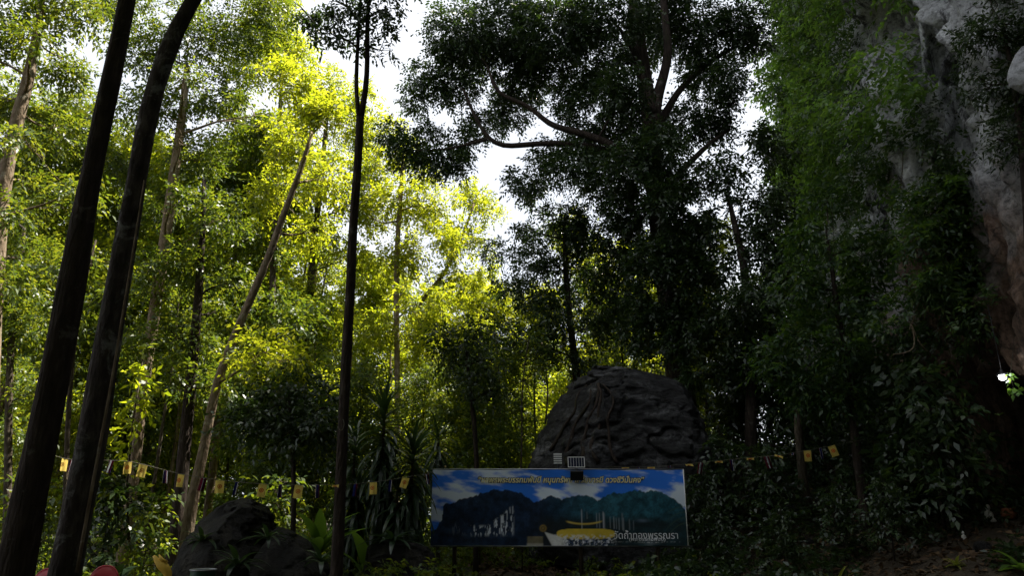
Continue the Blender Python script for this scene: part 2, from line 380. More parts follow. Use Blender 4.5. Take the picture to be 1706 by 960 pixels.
def cliff_pos(si, t, detail=True):
    """si float index into ss, t in 0..1 -> position, outward normal"""
    k = np.arange(ns); P2 = np.stack([np.interp(si, k, pp[:, 0]), np.interp(si, k, pp[:, 1])], -1)
    N2 = np.stack([np.interp(si, k, nrm2[:, 0]), np.interp(si, k, nrm2[:, 1])], -1)
    s = np.interp(si, k, ss)
    top = (CLIFF_H + 9.0 * smooth(33, 27, P2[..., 1])) * (1 + .06 * (vnoise(np.stack([s * 1.3, s * 0, s * 0], -1), 5) - .5)) * (1 - .12 * smooth(8.8, 10, s))
    z = -1.5 + t * (top + 1.5)
    q = np.stack([P2[..., 0], P2[..., 1], z], -1)
    d = (fbm(q * np.array([.12, .12, .10]), 3, 11) - .5) * 4.5
    rid = 1 - np.abs(2 * fbm(q * np.array([.5, .5, .16]), 4, 21) - 1)
    d = d + (rid - .7) * 2.6
    d = d * (1 - .75 * smooth(11, 14, q[..., 1]) * smooth(20.5, 18.5, q[..., 1]))
    if detail:
        wq = q + 1.2 * (fbm(q * .6, 2, 44)[..., None] - .5)
        d = d + (fbm(wq * np.array([1.6, 1.6, .8]), 5, 31) - .5) * 1.8
        d = d + (1 - np.abs(2 * fbm(wq * np.array([1.9, 1.9, .35]), 3, 36) - 1) - .75) * .9
        d = d - 1.1 * smooth(.60, .70, fbm(wq * np.array([.8, .8, .55]), 3, 38))
    d = d - 2.0 * smooth(.8, 1.0, t) ** 2 * 1.2 + 0.5 * np.sin(t * 7.0)          # leans back near the top
    cav = smooth(1.0, .7, np.abs(q[..., 1] - 16.75) / .95) * smooth(5.2, 4.5, z + .5 * np.abs(q[..., 1] - 16.75)) # the cave
    d = d * (1 - .8 * cav) - 4.5 * cav
    q[..., 0] += N2[..., 0] * d; q[..., 1] += N2[..., 1] * d
    return q, np.stack([N2[..., 0], N2[..., 1], np.zeros_like(z)], -1)
SI, TZ = np.meshgrid(np.arange(ns, dtype=float), tz, indexing='ij')
cq, _ = cliff_pos(SI, TZ)
# plateau behind the rim so the cliff is a body of rock
plate = cq[:, -1:, :].copy(); plate[:, 0, 0] += 30; plate[:, 0, 2] += 6
plate2 = plate.copy(); plate2[..., 0] += 10; plate2[..., 2] = -3
cq = np.concatenate([cq, plate, plate2], 1)
idc = np.arange(ns * (nz + 2)).reshape(ns, nz + 2)
cf = np.stack([idc[:-1, :-1], idc[:-1, 1:], idc[1:, 1:], idc[1:, :-1]], -1).reshape(-1, 4)
cliff = link('cliff', mesh_np('cliff', cq, cf, [M['limestone']], True)); tag(cliff, kind='structure')

# ------------------------------------------------------------------ foliage engine
def spray_leaves(rng, pos, ax, k=7, sl=.45, ll=.15, lw=.062, droop=.25, flat=.45):
    n = len(pos); ax = unit(ax)
    up = unit(rng.normal(0, flat, (n, 3)) + np.array([0, 0, 1.0]))
    side = unit(np.cross(ax, up)); nr = unit(np.cross(side, ax))
    t = (np.arange(k) + .6) / k; sg = np.where(np.arange(k) % 2, 1.0, -1.0); sg[-1] = .15
    sls = sl * rng.uniform(.6, 1.3, (n, 1, 1))
    base = pos[:, None] + ax[:, None] * t[None, :, None] * sls
    base[..., 2] -= droop * (t[None, :] ** 2) * sls[..., 0]
    ld = ax[:, None] * .6 + side[:, None] * sg[None, :, None] * .85 + rng.normal(0, .28, (n, k, 3)); ld[..., 2] -= droop
    ld = unit(ld); wd = unit(np.cross(ld, nr[:, None] + rng.normal(0, .4, (n, k, 3))))
    fold = np.cross(wd, ld)
    L = ll * rng.uniform(.6, 1.35, (n, k, 1)); W = lw * rng.uniform(.75, 1.25, (n, k, 1))
    mid = base + ld * L * .45 + fold * W * .18
    tip = base + ld * L; tip[..., 2] -= .12 * L[..., 0]
    return np.stack([base, mid + wd * W * .5, tip, mid - wd * W * .5], 2).reshape(-1, 4, 3).astype(np.float32)
def lobe_fill(rng, c, r, n, squash=.8, thr=.46, nscale=1.0, hollow=2.0):
    c = np.array(c, float); out = []; tot = 0
    while tot < n:
        m = int(n * 1.6) + 20
        d = unit(rng.normal(0, 1, (m, 3))); rr = rng.uniform(0, 1, (m, 1)) ** (1 / hollow)
        p = d * rr * r; p[:, 2] *= squash
        w = c + p
        nz_ = fbm(w * (1.15 / nscale), 2, 77)
        keep = nz_ + .10 * (1 - rr[:, 0]) - .16 * smooth(.75, 1.0, rr[:, 0]) > thr - .02
        out.append(np.c_[w, d][keep]); tot += int(keep.sum())
        if len(out) > 12: break
    o = np.concatenate(out)[:n]; return o[:, :3], o[:, 3:]
def lobe_leaves(rng, c, r, lai=2.2, k=7, ll=.15, lw=.062, sl=.45, **kw):
    n = max(6, int(lai * math.pi * r * r * .8 / (ll * lw * .52 * k)))
    p, d = lobe_fill(rng, c, r, n, **kw)
    ax = d * .7 + rng.normal(0, .6, d.shape); ax[:, 2] -= .1
    return spray_leaves(rng, p, ax, k, sl, ll, lw)
def bez(a, b, lift, n=7, jit=.0, rng=None):
    a = np.array(a, float); b = np.array(b, float); t = np.linspace(0, 1, n)[:, None]
    m = (a + b) / 2 + np.array([0, 0, lift]); p = (1 - t) ** 2 * a + 2 * t * (1 - t) * m + t ** 2 * b
    if jit and rng is not None:
        j = rng.normal(0, jit, p.shape); j[0] = 0; p = p + j
    return p
def refine(P, r, step=.45):
    P = np.array(P, float); r = np.array(r, float)
    d = np.r_[0, np.cumsum(np.linalg.norm(np.diff(P, axis=0), axis=1))]
    m = max(4, int(d[-1] / step)); t = np.linspace(0, d[-1], m)
    Q = np.stack([np.interp(t, d, P[:, i]) for i in range(3)], -1)
    for _ in range(3): Q[1:-1] = (Q[:-2] + 2 * Q[1:-1] + Q[2:]) / 4
    return Q, np.interp(t, d, r)

TRIS = [0]
def make_tree(name, label, trunk, lobes, bark, leaf, seed, group=None, cat='tree', lai=2.2, ll=.15, lw=.062, k=7, limbs=(), bump=.10, seg=14, thr=.46, twigs=4, sl=.45, auto_limbs=True, hollow=2.0):
    """trunk: world points with radii [(x,y,z,r)], lobes: [(x,y,z,r)] world; all made local to the base"""
    rng = np.random.default_rng(seed)
    base = np.array(trunk[0][:3]); T = np.array(trunk, float)
    root = thing(name, label, cat, tuple(base), 0, group)
    Q, rad = refine(T[:, :3] - base, T[:, 3])
    MB().tube(Q, rad, seg, bump, seed).build('trunk', bark, root)
    for lb in limbs:
        L = np.array(lb, float); q, rr = refine(L[:, :3] - base, L[:, 3], .3)
        MB().tube(q, rr, 9, .06, seed + 3).build('limb', bark, root)
    leaves = []
    nodes = np.c_[Q, rad]; nodes = nodes[int(len(nodes) * (.18 if len(nodes) > 8 else 0)):]
    for lb in limbs:
        L = np.array(lb, float); q, rr = refine(L[:, :3] - base, L[:, 3], .3); nodes = np.r_[nodes, np.c_[q, rr][2:]]
    lobes = sorted(lobes, key=lambda l: min(np.hypot(T[:, 0] - l[0], T[:, 1] - l[1])))
    for (x, y, z, r) in lobes:
        c = np.array([x, y, z]) - base
        kw = {}
        lv = lobe_leaves(rng, c, r, lai, k, ll, lw, sl, thr=thr, hollow=hollow)
        leaves.append(lv)
        if auto_limbs:
            dv = c - nodes[:, :3]; ln_ = np.linalg.norm(dv, axis=1)
            cost = ln_ + 1.3 * np.clip(nodes[:, 2] - c[2] + .25 * ln_, 0, 99)
            j = int(np.argmin(cost)); a = nodes[j, :3]; ln = ln_[j]
            r0 = min(nodes[j, 3] * .62, .014 + .017 * ln)
            mb = MB(); p = bez(a, c, rng.normal(0, .10) * ln, 9, .035 * ln ** .7, rng)
            for _ in range(2): p[1:-1] = (p[:-2] + 2 * p[1:-1] + p[2:]) / 4
            rad_ = np.linspace(r0, .012, 9)
            nodes = np.r_[nodes, np.c_[p, rad_][2:]]
            mb.tube(p, rad_, 6, 0, 1, False)
            for q_ in range(twigs):
                s0 = p[rng.integers(4, 9)]; e = c + unit(rng.normal(0, 1, 3)) * r * rng.uniform(.5, .95) * np.array([1, 1, .8])
                mb.tube(bez(s0, e, rng.normal(0, .12) * r, 5, .04, rng), np.linspace(max(.010, r0 * .35), .005, 5), 4, 0, 1, False)
            mb.build('limb', bark, root)
    if leaves:
        lv = np.concatenate(leaves); TRIS[0] += 2 * len(lv)
        link('crown', leaf_mesh('crown', lv, leaf), root)
    remember(root); return root
def pxtrunk(pts, Y, down=True, flare=1.35, dY=None):
    """pts: [(px,py,width px)] bottom to top"""
    out = []
    for i, (px, py, w) in enumerate(pts):
        yy = Y if dY is None else dY[i]
        p = at(px, py, yy); out.append((p.x, p.y, p.z, w / 2 * mpp(px, py, yy)))
    if down:
        x, y, z, r = out[0]; g = gh(x, y)
        if z > g + .25:
            out = [(x, y, g - .15, r * flare), (x, y, g + .22 * min(1.5, z - g), r * 1.12)] + out
    return out
def pxlobes(L, Y):
    out = []
    for q in L:
        px, py, r = q[:3]; yy = Y + (q[3] if len(q) > 3 else 0)
        p = at(px, py, yy); out.append((p.x, p.y, p.z, r * mpp(px, py, yy)))
    return out

# ------------------------------------------------------------------ foreground trunks
t1 = pxtrunk([(24, 950, 57), (66, 760, 48), (95, 600, 45), (126, 450, 41), (149, 300, 33), (175, 180, 30), (201, 60, 27), (222, -60, 25), (264, -330, 22)], 8.6)
make_tree('tree', 'thick straight dark trunk in the left foreground, nearest the left edge', t1,
          [(-5.2, 9.5, 13.6, 1.6), (-3.3, 8.0, 14.6, 1.7), (-6.3, 7.6, 14.6, 1.6), (-4.4, 10.2, 16.0, 1.8), (-2.2, 9.2, 16.2, 1.5), (-8.0, 9.0, 13.5, 1.8), (-7.5, 6.0, 12.5, 1.8), (-5.0, 5.0, 13.5, 1.9), (-9.5, 7.5, 15.0, 2.0), (-3.0, 6.0, 15.5, 1.9)],
          M['bark_dark'], M['leaf_mid'], 1, 'dark trunks in the foreground', seg=28, bump=.13)
t2 = pxtrunk([(106, 950, 51), (150, 760, 45), (180, 560, 40), (218, 360, 33), (240, 220, 30), (263, 120, 28), (276, 80, 31), (291, 44, 26), (324, -5, 22), (362, -60, 21), (420, -200, 17)], 9.2)
tr2 = make_tree('tree', 'dark mottled trunk in the left foreground that kinks right near the top', t2,
          [(-2.5, 9.8, 12.6, 1.4), (-1.2, 8.4, 13.4, 1.5), (-3.5, 8.6, 14.6, 1.6), (-1.0, 10.2, 15.2, 1.7), (.5, 7.5, 14.0, 1.8), (1.8, 9.5, 15.8, 1.8), (-.5, 5.5, 13.0, 1.8), (1.5, 5.0, 14.5, 1.9), (-2.5, 4.5, 12.5, 1.7)],
          M['bark_mottled'], M['leaf_mid'], 2, 'dark trunks in the foreground', seg=28, bump=.17)
b2 = np.array(t2[0][:3])
vp = [(p.x - b2[0], p.y - b2[1], p.z - b2[2]) for p in [at(128, 955, 8.93), at(163, 760, 8.93), (at(186, 640, 8.95)), at(208, 500, 9.0), at(228, 380, 9.02), at(240, 300, 9.06)]]
q, rr = refine(vp, [.022, .020, .017, .014, .012, .008], .3)
tag(MB().tube(q, rr, 6).build('climbing_stem', M['bark_pale'], tr2), 'pale woody stem running up the trunk')
# flat stub and leaf tuft on the first trunk
# ------------------------------------------------------------------ middle slim tree
t3 = pxtrunk([(561, 952, 21), (566, 860, 19), (567, 780, 18), (574, 690, 17.5), (574, 610, 17), (583, 520, 16), (586, 430, 15.5), (588, 360, 14.5), (596, 290, 14), (599, 230, 13), (600, 195, 13)], 13.0)
l1 = [(*at(600, 200, 13.0), .055), (*at(592, 175, 13), .045), (*at(594, 110, 13), .04), (*at(598, 40, 13), .034), (*at(604, -40, 13.0), .025), (*at(590, -120, 13), .02)]
l2 = [(*at(600, 200, 13.0), .07), (*at(608, 170, 13), .06), (*at(613, 120, 13), .052), (*at(611, 60, 13), .048), (*at(614, -10, 13), .038), (*at(622, -110, 13), .03)]
t3r = make_tree('tree', 'slim dark tree left of the banner whose trunk forks high up', t3,
          pxlobes([(500, 10, 38, .3), (560, 2, 42, -.4), (645, 14, 32, 0), (600, 62, 30, .4), (548, 55, 30, 0), (636, 84, 18, .2), (590, -50, 60, 0), (665, -60, 50, .3), (520, -70, 55, -.3), (650, 45, 22, -.2)], 13.0),
          M['bark_dark'], M['leaf_dark'], 3, limbs=(l1, l2), seg=18, bump=.12, ll=.12, lw=.05, sl=.32, lai=2.2, twigs=5)
b3 = np.array(t3[0][:3])
lp = at(569, 700, 12.86)
ring = [(lp.x - b3[0] + .05 * math.sin(a), lp.y - b3[1], lp.z - b3[2] - .08 + .10 * math.cos(a)) for a in np.linspace(.4, 2 * math.pi - .4, 14)]
MB().tube(ring, .006, 5).build('wire_loop', M['cord'], t3r)

# ------------------------------------------------------------------ the big dark tree behind the boulder
t8 = pxtrunk([(1134, 650, 48), (1126, 590, 39), (1117, 520, 34), (1103, 430, 32), (1095, 350, 31), (1089, 270, 30), (1085, 200, 28), (1070, 110, 24), (1058, 20, 21), (1050, -90, 17)], 25.0)
def pl(pts, Y, dy=0):
    return [(*at(x, y, Y + dy), w / 2 * mpp(x, y, Y + dy)) for x, y, w in pts]
T8L = (pl([(1088, 215, 23.4), (1094, 160, 18.7), (1108, 120, 15.6), (1114, 80, 14.0), (1108, 30, 12.5), (1104, -20, 10.9), (1098, -90, 7.8)], 24.6),
       pl([(1090, 190, 17.2), (1074, 140, 11.7), (1062, 100, 10.1), (1046, 62, 7.8), (1030, 45, 5.5)], 24.5),
       pl([(1088, 300, 18.7), (1040, 262, 14.0), (985, 243, 11.7), (935, 238, 10.1), (880, 240, 9.4), (834, 246, 8.6), (812, 232, 7.0), (790, 192, 6.2), (772, 150, 3.9)], 24.2),
       pl([(1086, 285, 17.2), (1010, 235, 13.3), (950, 216, 10.9), (918, 212, 10.1), (902, 196, 8.6), (886, 178, 7.8), (858, 166, 7.0), (828, 158, 6.2), (820, 135, 5.5), (812, 110, 3.1)], 23.8),
       pl([(812, 232, 6.2), (780, 240, 4.7), (735, 252, 3.9), (690, 250, 2.3)], 24.0),
       pl([(1095, 330, 15.6), (1140, 280, 10.9), (1180, 240, 7.8), (1215, 215, 4.7)], 25.5),
       pl([(1085, 230, 15.6), (1130, 150, 10.9), (1185, 100, 7.8), (1240, 70, 4.7)], 25.8))
L8 = [(765, 55, 62, -1), (752, 140, 48, 0), (790, 100, 50, 1), (845, 30, 70, 0), (830, 95, 45, 1), (925, 50, 80, -1), (905, 118, 42, 1), (1000, 105, 72, 1), (1010, 25, 80, -1.5),
      (1095, 50, 75, 2), (1170, 50, 70, .5), (1235, 45, 50, 0), (1262, 72, 28, 0), (1180, 128, 52, 1), (1140, 205, 56, 1.5), (1035, 200, 72, 1.5), (965, 165, 50, 0),
      (1215, 130, 34, -.5), (1195, 205, 38, 1), (690, 255, 40, 0), (735, 262, 34, -.5), (775, 240, 34, .5), (655, 225, 26, 0), (690, 170, 24, .5), (760, 275, 22, 0), (715, 225, 26, 0),
      (960, 275, 48, -1), (1010, 290, 60, 1), (1060, 340, 55, -1), (1145, 300, 50, 0), (800, 205, 30, 1),
      (870, -80, 70, 1), (970, -100, 100, 1), (1120, -100, 120, 0), (1240, -80, 80, 1), (1075, -215, 105, 3.5),
      (1090, 250, 55, -2), (1050, 270, 50, -2.2), (1120, 400, 55, -1.5), (1080, 440, 50, -2), (1130, 470, 40, -1.8), (1030, 400, 50, 1), (1150, 380, 45, .5), (1100, 520, 40, -1.6), (1060, 560, 34, -1.4), (985, 230, 45, 1), (1040, 150, 50, -2), (880, 95, 45, 1), (700, 130, 26, 0), (735, 95, 34, 0), (870, 300, 30, 0), (905, 260, 34, .5), (1215, 180, 26, 0), (1120, 560, 42, -1.6), (1142, 440, 42, -1.8), (1105, 335, 46, -2.2), (1150, 520, 42, -.8), (1080, 500, 42, -1.2), (850, 190, 40, 2.5), (880, 150, 40, 2.8), (835, 150, 26, 2.2)]
make_tree('tree', 'tall dark spreading tree rising behind the grey boulder', t8, pxlobes(L8, 25.0), M['bark_dark'], M['leaf_dark'], 8,
          limbs=T8L, seg=24, bump=.07, ll=.155, lw=.072, lai=4.8, twigs=5, thr=.44)

# ------------------------------------------------------------------ leafy trees of the left half
G_L = 'leafy forest trees on the left'
def ptree(label, tr, Y, lobes, bark, leaf, seed, **kw):
    kw.setdefault('group', G_L)
    return make_tree('tree', label, pxtrunk(tr, Y, kw.pop('down', True)), pxlobes(lobes, Y), M[bark], M[leaf], seed, **kw)
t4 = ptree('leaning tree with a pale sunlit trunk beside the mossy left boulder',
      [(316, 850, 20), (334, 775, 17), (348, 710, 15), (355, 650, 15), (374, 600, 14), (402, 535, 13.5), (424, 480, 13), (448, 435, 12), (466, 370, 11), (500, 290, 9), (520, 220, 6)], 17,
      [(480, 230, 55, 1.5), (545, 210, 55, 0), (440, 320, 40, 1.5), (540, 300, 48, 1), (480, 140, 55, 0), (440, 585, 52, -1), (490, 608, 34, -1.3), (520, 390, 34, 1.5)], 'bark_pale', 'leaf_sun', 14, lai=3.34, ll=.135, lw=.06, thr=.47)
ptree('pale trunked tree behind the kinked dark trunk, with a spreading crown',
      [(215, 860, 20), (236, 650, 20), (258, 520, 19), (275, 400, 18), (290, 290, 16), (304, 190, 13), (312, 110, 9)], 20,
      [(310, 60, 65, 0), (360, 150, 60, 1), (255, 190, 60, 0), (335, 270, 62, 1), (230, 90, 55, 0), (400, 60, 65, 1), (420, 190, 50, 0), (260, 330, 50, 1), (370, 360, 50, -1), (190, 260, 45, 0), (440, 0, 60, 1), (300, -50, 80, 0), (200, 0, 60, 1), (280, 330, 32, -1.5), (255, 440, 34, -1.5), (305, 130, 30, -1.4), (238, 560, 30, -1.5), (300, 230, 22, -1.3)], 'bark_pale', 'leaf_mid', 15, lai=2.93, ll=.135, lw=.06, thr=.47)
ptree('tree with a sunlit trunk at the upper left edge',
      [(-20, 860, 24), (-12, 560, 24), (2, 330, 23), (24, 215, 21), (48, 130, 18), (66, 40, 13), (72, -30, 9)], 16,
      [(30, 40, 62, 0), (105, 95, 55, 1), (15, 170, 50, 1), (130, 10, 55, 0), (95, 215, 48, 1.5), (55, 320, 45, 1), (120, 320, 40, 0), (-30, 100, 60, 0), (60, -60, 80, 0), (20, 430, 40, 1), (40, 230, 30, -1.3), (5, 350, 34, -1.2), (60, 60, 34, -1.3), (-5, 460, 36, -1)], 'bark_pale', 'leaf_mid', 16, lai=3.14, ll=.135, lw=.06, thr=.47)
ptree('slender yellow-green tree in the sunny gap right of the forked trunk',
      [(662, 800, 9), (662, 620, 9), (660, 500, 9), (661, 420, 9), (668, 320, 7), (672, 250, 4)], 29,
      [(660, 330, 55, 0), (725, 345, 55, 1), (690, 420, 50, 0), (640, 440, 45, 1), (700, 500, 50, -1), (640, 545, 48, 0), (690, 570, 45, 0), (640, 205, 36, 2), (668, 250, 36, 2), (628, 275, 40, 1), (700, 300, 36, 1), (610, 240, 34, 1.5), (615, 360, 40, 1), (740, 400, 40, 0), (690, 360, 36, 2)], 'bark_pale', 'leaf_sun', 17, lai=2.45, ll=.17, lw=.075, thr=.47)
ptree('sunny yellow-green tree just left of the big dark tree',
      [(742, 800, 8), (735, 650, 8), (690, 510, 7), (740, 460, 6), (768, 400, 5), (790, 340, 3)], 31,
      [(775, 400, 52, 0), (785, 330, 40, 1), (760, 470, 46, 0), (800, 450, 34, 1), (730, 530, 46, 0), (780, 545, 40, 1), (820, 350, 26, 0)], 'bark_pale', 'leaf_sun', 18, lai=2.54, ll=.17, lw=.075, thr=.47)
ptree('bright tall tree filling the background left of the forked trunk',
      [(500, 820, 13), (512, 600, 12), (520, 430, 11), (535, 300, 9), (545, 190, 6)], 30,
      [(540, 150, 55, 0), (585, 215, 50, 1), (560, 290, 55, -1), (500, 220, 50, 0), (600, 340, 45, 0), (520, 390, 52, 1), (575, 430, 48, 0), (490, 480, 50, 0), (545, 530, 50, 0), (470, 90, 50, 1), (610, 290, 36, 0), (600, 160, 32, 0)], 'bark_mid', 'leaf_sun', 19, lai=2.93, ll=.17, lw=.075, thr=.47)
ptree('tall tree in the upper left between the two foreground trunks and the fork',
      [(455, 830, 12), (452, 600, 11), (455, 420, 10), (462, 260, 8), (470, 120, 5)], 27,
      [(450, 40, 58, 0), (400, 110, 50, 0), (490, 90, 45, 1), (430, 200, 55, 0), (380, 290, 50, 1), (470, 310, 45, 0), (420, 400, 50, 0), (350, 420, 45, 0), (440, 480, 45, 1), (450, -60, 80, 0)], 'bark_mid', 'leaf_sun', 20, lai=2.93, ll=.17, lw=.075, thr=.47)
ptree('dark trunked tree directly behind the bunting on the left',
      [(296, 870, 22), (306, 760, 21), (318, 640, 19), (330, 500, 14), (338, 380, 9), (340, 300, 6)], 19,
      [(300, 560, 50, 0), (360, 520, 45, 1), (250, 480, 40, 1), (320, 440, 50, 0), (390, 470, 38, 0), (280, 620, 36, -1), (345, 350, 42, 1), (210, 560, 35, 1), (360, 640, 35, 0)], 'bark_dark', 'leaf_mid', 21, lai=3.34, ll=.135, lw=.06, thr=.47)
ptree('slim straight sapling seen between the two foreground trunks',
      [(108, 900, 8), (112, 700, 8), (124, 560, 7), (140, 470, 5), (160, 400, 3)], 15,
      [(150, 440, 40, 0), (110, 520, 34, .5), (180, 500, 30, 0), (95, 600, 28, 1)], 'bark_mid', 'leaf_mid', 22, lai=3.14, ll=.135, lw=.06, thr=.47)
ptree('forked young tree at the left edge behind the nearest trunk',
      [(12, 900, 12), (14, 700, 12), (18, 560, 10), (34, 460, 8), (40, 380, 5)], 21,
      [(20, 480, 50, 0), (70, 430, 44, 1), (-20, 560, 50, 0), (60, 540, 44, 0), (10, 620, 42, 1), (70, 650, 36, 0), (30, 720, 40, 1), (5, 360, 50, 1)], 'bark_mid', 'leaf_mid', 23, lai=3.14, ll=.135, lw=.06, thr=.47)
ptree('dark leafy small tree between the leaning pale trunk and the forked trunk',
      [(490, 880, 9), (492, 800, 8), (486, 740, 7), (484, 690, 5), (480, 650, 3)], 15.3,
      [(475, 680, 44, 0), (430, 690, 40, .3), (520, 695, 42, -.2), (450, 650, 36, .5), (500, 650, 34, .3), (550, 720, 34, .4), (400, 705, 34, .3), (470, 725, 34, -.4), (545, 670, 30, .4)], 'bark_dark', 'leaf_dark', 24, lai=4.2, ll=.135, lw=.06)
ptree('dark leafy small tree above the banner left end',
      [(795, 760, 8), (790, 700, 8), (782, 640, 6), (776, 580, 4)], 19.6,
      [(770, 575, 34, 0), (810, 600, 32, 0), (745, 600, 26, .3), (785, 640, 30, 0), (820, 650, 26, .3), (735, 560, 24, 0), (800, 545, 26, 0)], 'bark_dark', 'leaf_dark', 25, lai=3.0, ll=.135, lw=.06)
# sunlit creeper on the trunk
rng = np.random.default_rng(77)
cv = []
for px, py, w in [(240, 600, 20), (232, 640, 26), (225, 680, 26), (215, 720, 26), (232, 700, 22), (208, 760, 22), (200, 800, 20), (215, 840, 20), (248, 650, 14)]:
    p = at(px, py, 16.0); r = w * mpp(px, py, 16.0)
    cv.append(lobe_leaves(rng, np.array(p), r, 1.7, 6, .17, .10, .35))
cb = at(214, 900, 16.0); cbz = gh(cb.x, cb.y)
cr_ = thing('climbing_vine', 'sunlit creeper with broad leaves climbing a trunk behind the dark kinked trunk', 'vine', (cb.x, cb.y, cbz))
link('foliage', leaf_mesh('foliage', np.concatenate(cv) - np.array([cb.x, cb.y, cbz]), M['leaf_sun']), cr_)
stm = [at(214, 900, 16.0), at(212, 800, 16.0), at(222, 700, 16.0), at(238, 600, 16.0)]
MB().tube([(p.x - cb.x, p.y - cb.y, max(p.z - cbz, -.05)) for p in stm], [.03, .025, .02, .01], 6).build('stem', M['bark_mid'], cr_)

# ------------------------------------------------------------------ darker trees on the right, below the cliff
G_R = 'dark trees under the cliff'
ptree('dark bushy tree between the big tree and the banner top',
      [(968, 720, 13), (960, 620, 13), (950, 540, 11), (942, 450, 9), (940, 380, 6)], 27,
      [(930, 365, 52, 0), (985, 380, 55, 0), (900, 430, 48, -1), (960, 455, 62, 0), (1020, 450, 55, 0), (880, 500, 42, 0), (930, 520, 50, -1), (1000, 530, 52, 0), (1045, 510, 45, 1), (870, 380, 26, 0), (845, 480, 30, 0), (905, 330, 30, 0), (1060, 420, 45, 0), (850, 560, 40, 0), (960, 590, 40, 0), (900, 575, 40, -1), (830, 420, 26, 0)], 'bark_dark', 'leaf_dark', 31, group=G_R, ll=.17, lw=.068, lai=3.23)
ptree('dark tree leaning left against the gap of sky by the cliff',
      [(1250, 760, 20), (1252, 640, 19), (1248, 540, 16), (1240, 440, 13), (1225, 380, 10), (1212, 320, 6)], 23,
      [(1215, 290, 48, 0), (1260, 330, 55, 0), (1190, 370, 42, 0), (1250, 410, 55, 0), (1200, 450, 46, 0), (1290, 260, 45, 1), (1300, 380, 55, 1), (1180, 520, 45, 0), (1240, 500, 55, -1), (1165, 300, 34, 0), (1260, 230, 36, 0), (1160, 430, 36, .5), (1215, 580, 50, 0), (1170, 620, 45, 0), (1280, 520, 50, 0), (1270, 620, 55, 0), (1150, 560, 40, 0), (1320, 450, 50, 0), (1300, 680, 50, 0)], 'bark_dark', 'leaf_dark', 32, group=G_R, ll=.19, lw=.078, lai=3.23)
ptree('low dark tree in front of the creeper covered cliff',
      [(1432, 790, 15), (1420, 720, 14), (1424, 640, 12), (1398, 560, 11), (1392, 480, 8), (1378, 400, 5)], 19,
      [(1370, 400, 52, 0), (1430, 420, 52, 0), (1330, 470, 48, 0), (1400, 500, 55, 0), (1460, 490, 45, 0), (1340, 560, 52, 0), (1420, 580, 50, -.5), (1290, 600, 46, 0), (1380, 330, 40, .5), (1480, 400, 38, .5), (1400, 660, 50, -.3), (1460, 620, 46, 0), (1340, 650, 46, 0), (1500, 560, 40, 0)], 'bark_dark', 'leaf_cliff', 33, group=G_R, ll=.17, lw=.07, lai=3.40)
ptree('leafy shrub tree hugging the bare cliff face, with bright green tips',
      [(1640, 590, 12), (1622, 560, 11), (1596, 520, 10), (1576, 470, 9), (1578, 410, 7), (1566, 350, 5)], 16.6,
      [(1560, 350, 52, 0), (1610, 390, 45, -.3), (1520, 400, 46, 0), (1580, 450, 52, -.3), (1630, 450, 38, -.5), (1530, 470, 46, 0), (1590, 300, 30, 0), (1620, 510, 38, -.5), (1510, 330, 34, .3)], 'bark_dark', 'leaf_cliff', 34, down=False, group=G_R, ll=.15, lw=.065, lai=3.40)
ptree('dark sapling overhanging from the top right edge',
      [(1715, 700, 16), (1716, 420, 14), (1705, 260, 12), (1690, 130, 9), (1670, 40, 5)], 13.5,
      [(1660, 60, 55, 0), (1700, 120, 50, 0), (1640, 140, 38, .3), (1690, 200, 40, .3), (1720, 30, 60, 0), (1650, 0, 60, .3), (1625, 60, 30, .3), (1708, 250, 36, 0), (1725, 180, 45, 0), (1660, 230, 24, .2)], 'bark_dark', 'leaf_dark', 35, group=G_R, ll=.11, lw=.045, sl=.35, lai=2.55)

# ------------------------------------------------------------------ generic forest trees, copied
def generic(seed, H, leaf, bark, first=.3, nl=14, spread=.24, r=.04):
    rr = np.random.default_rng(seed)
    tr = [(0, 0, -.2, r * H * .28)] + [(rr.normal(0, .012) * H * t, rr.normal(0, .012) * H * t, H * t, (r * H * .26) * (1 - .85 * t)) for t in (.03, .2, .4, .6, .8, .95)]
    lobes = []
    for i in range(nl):
        t = first + (1 - first) * (i + .5) / nl; a = i * 2.4 + rr.normal(0, .4)
        d = spread * H * (1 - .6 * ((t - first) / (1 - first))) * rr.uniform(.35, 1.0)
        lobes.append((math.cos(a) * d, math.sin(a) * d, t * H, H * rr.uniform(.075, .125)))
    return tr, lobes
protos = []
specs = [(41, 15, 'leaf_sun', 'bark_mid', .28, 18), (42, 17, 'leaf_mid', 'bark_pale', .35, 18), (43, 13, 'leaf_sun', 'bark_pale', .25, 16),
         (44, 6.5, 'leaf_mid', 'bark_mid', .22, 14), (45, 5.5, 'leaf_sun', 'bark_mid', .18, 14), (46, 8.0, 'leaf_mid', 'bark_dark', .2, 15)]
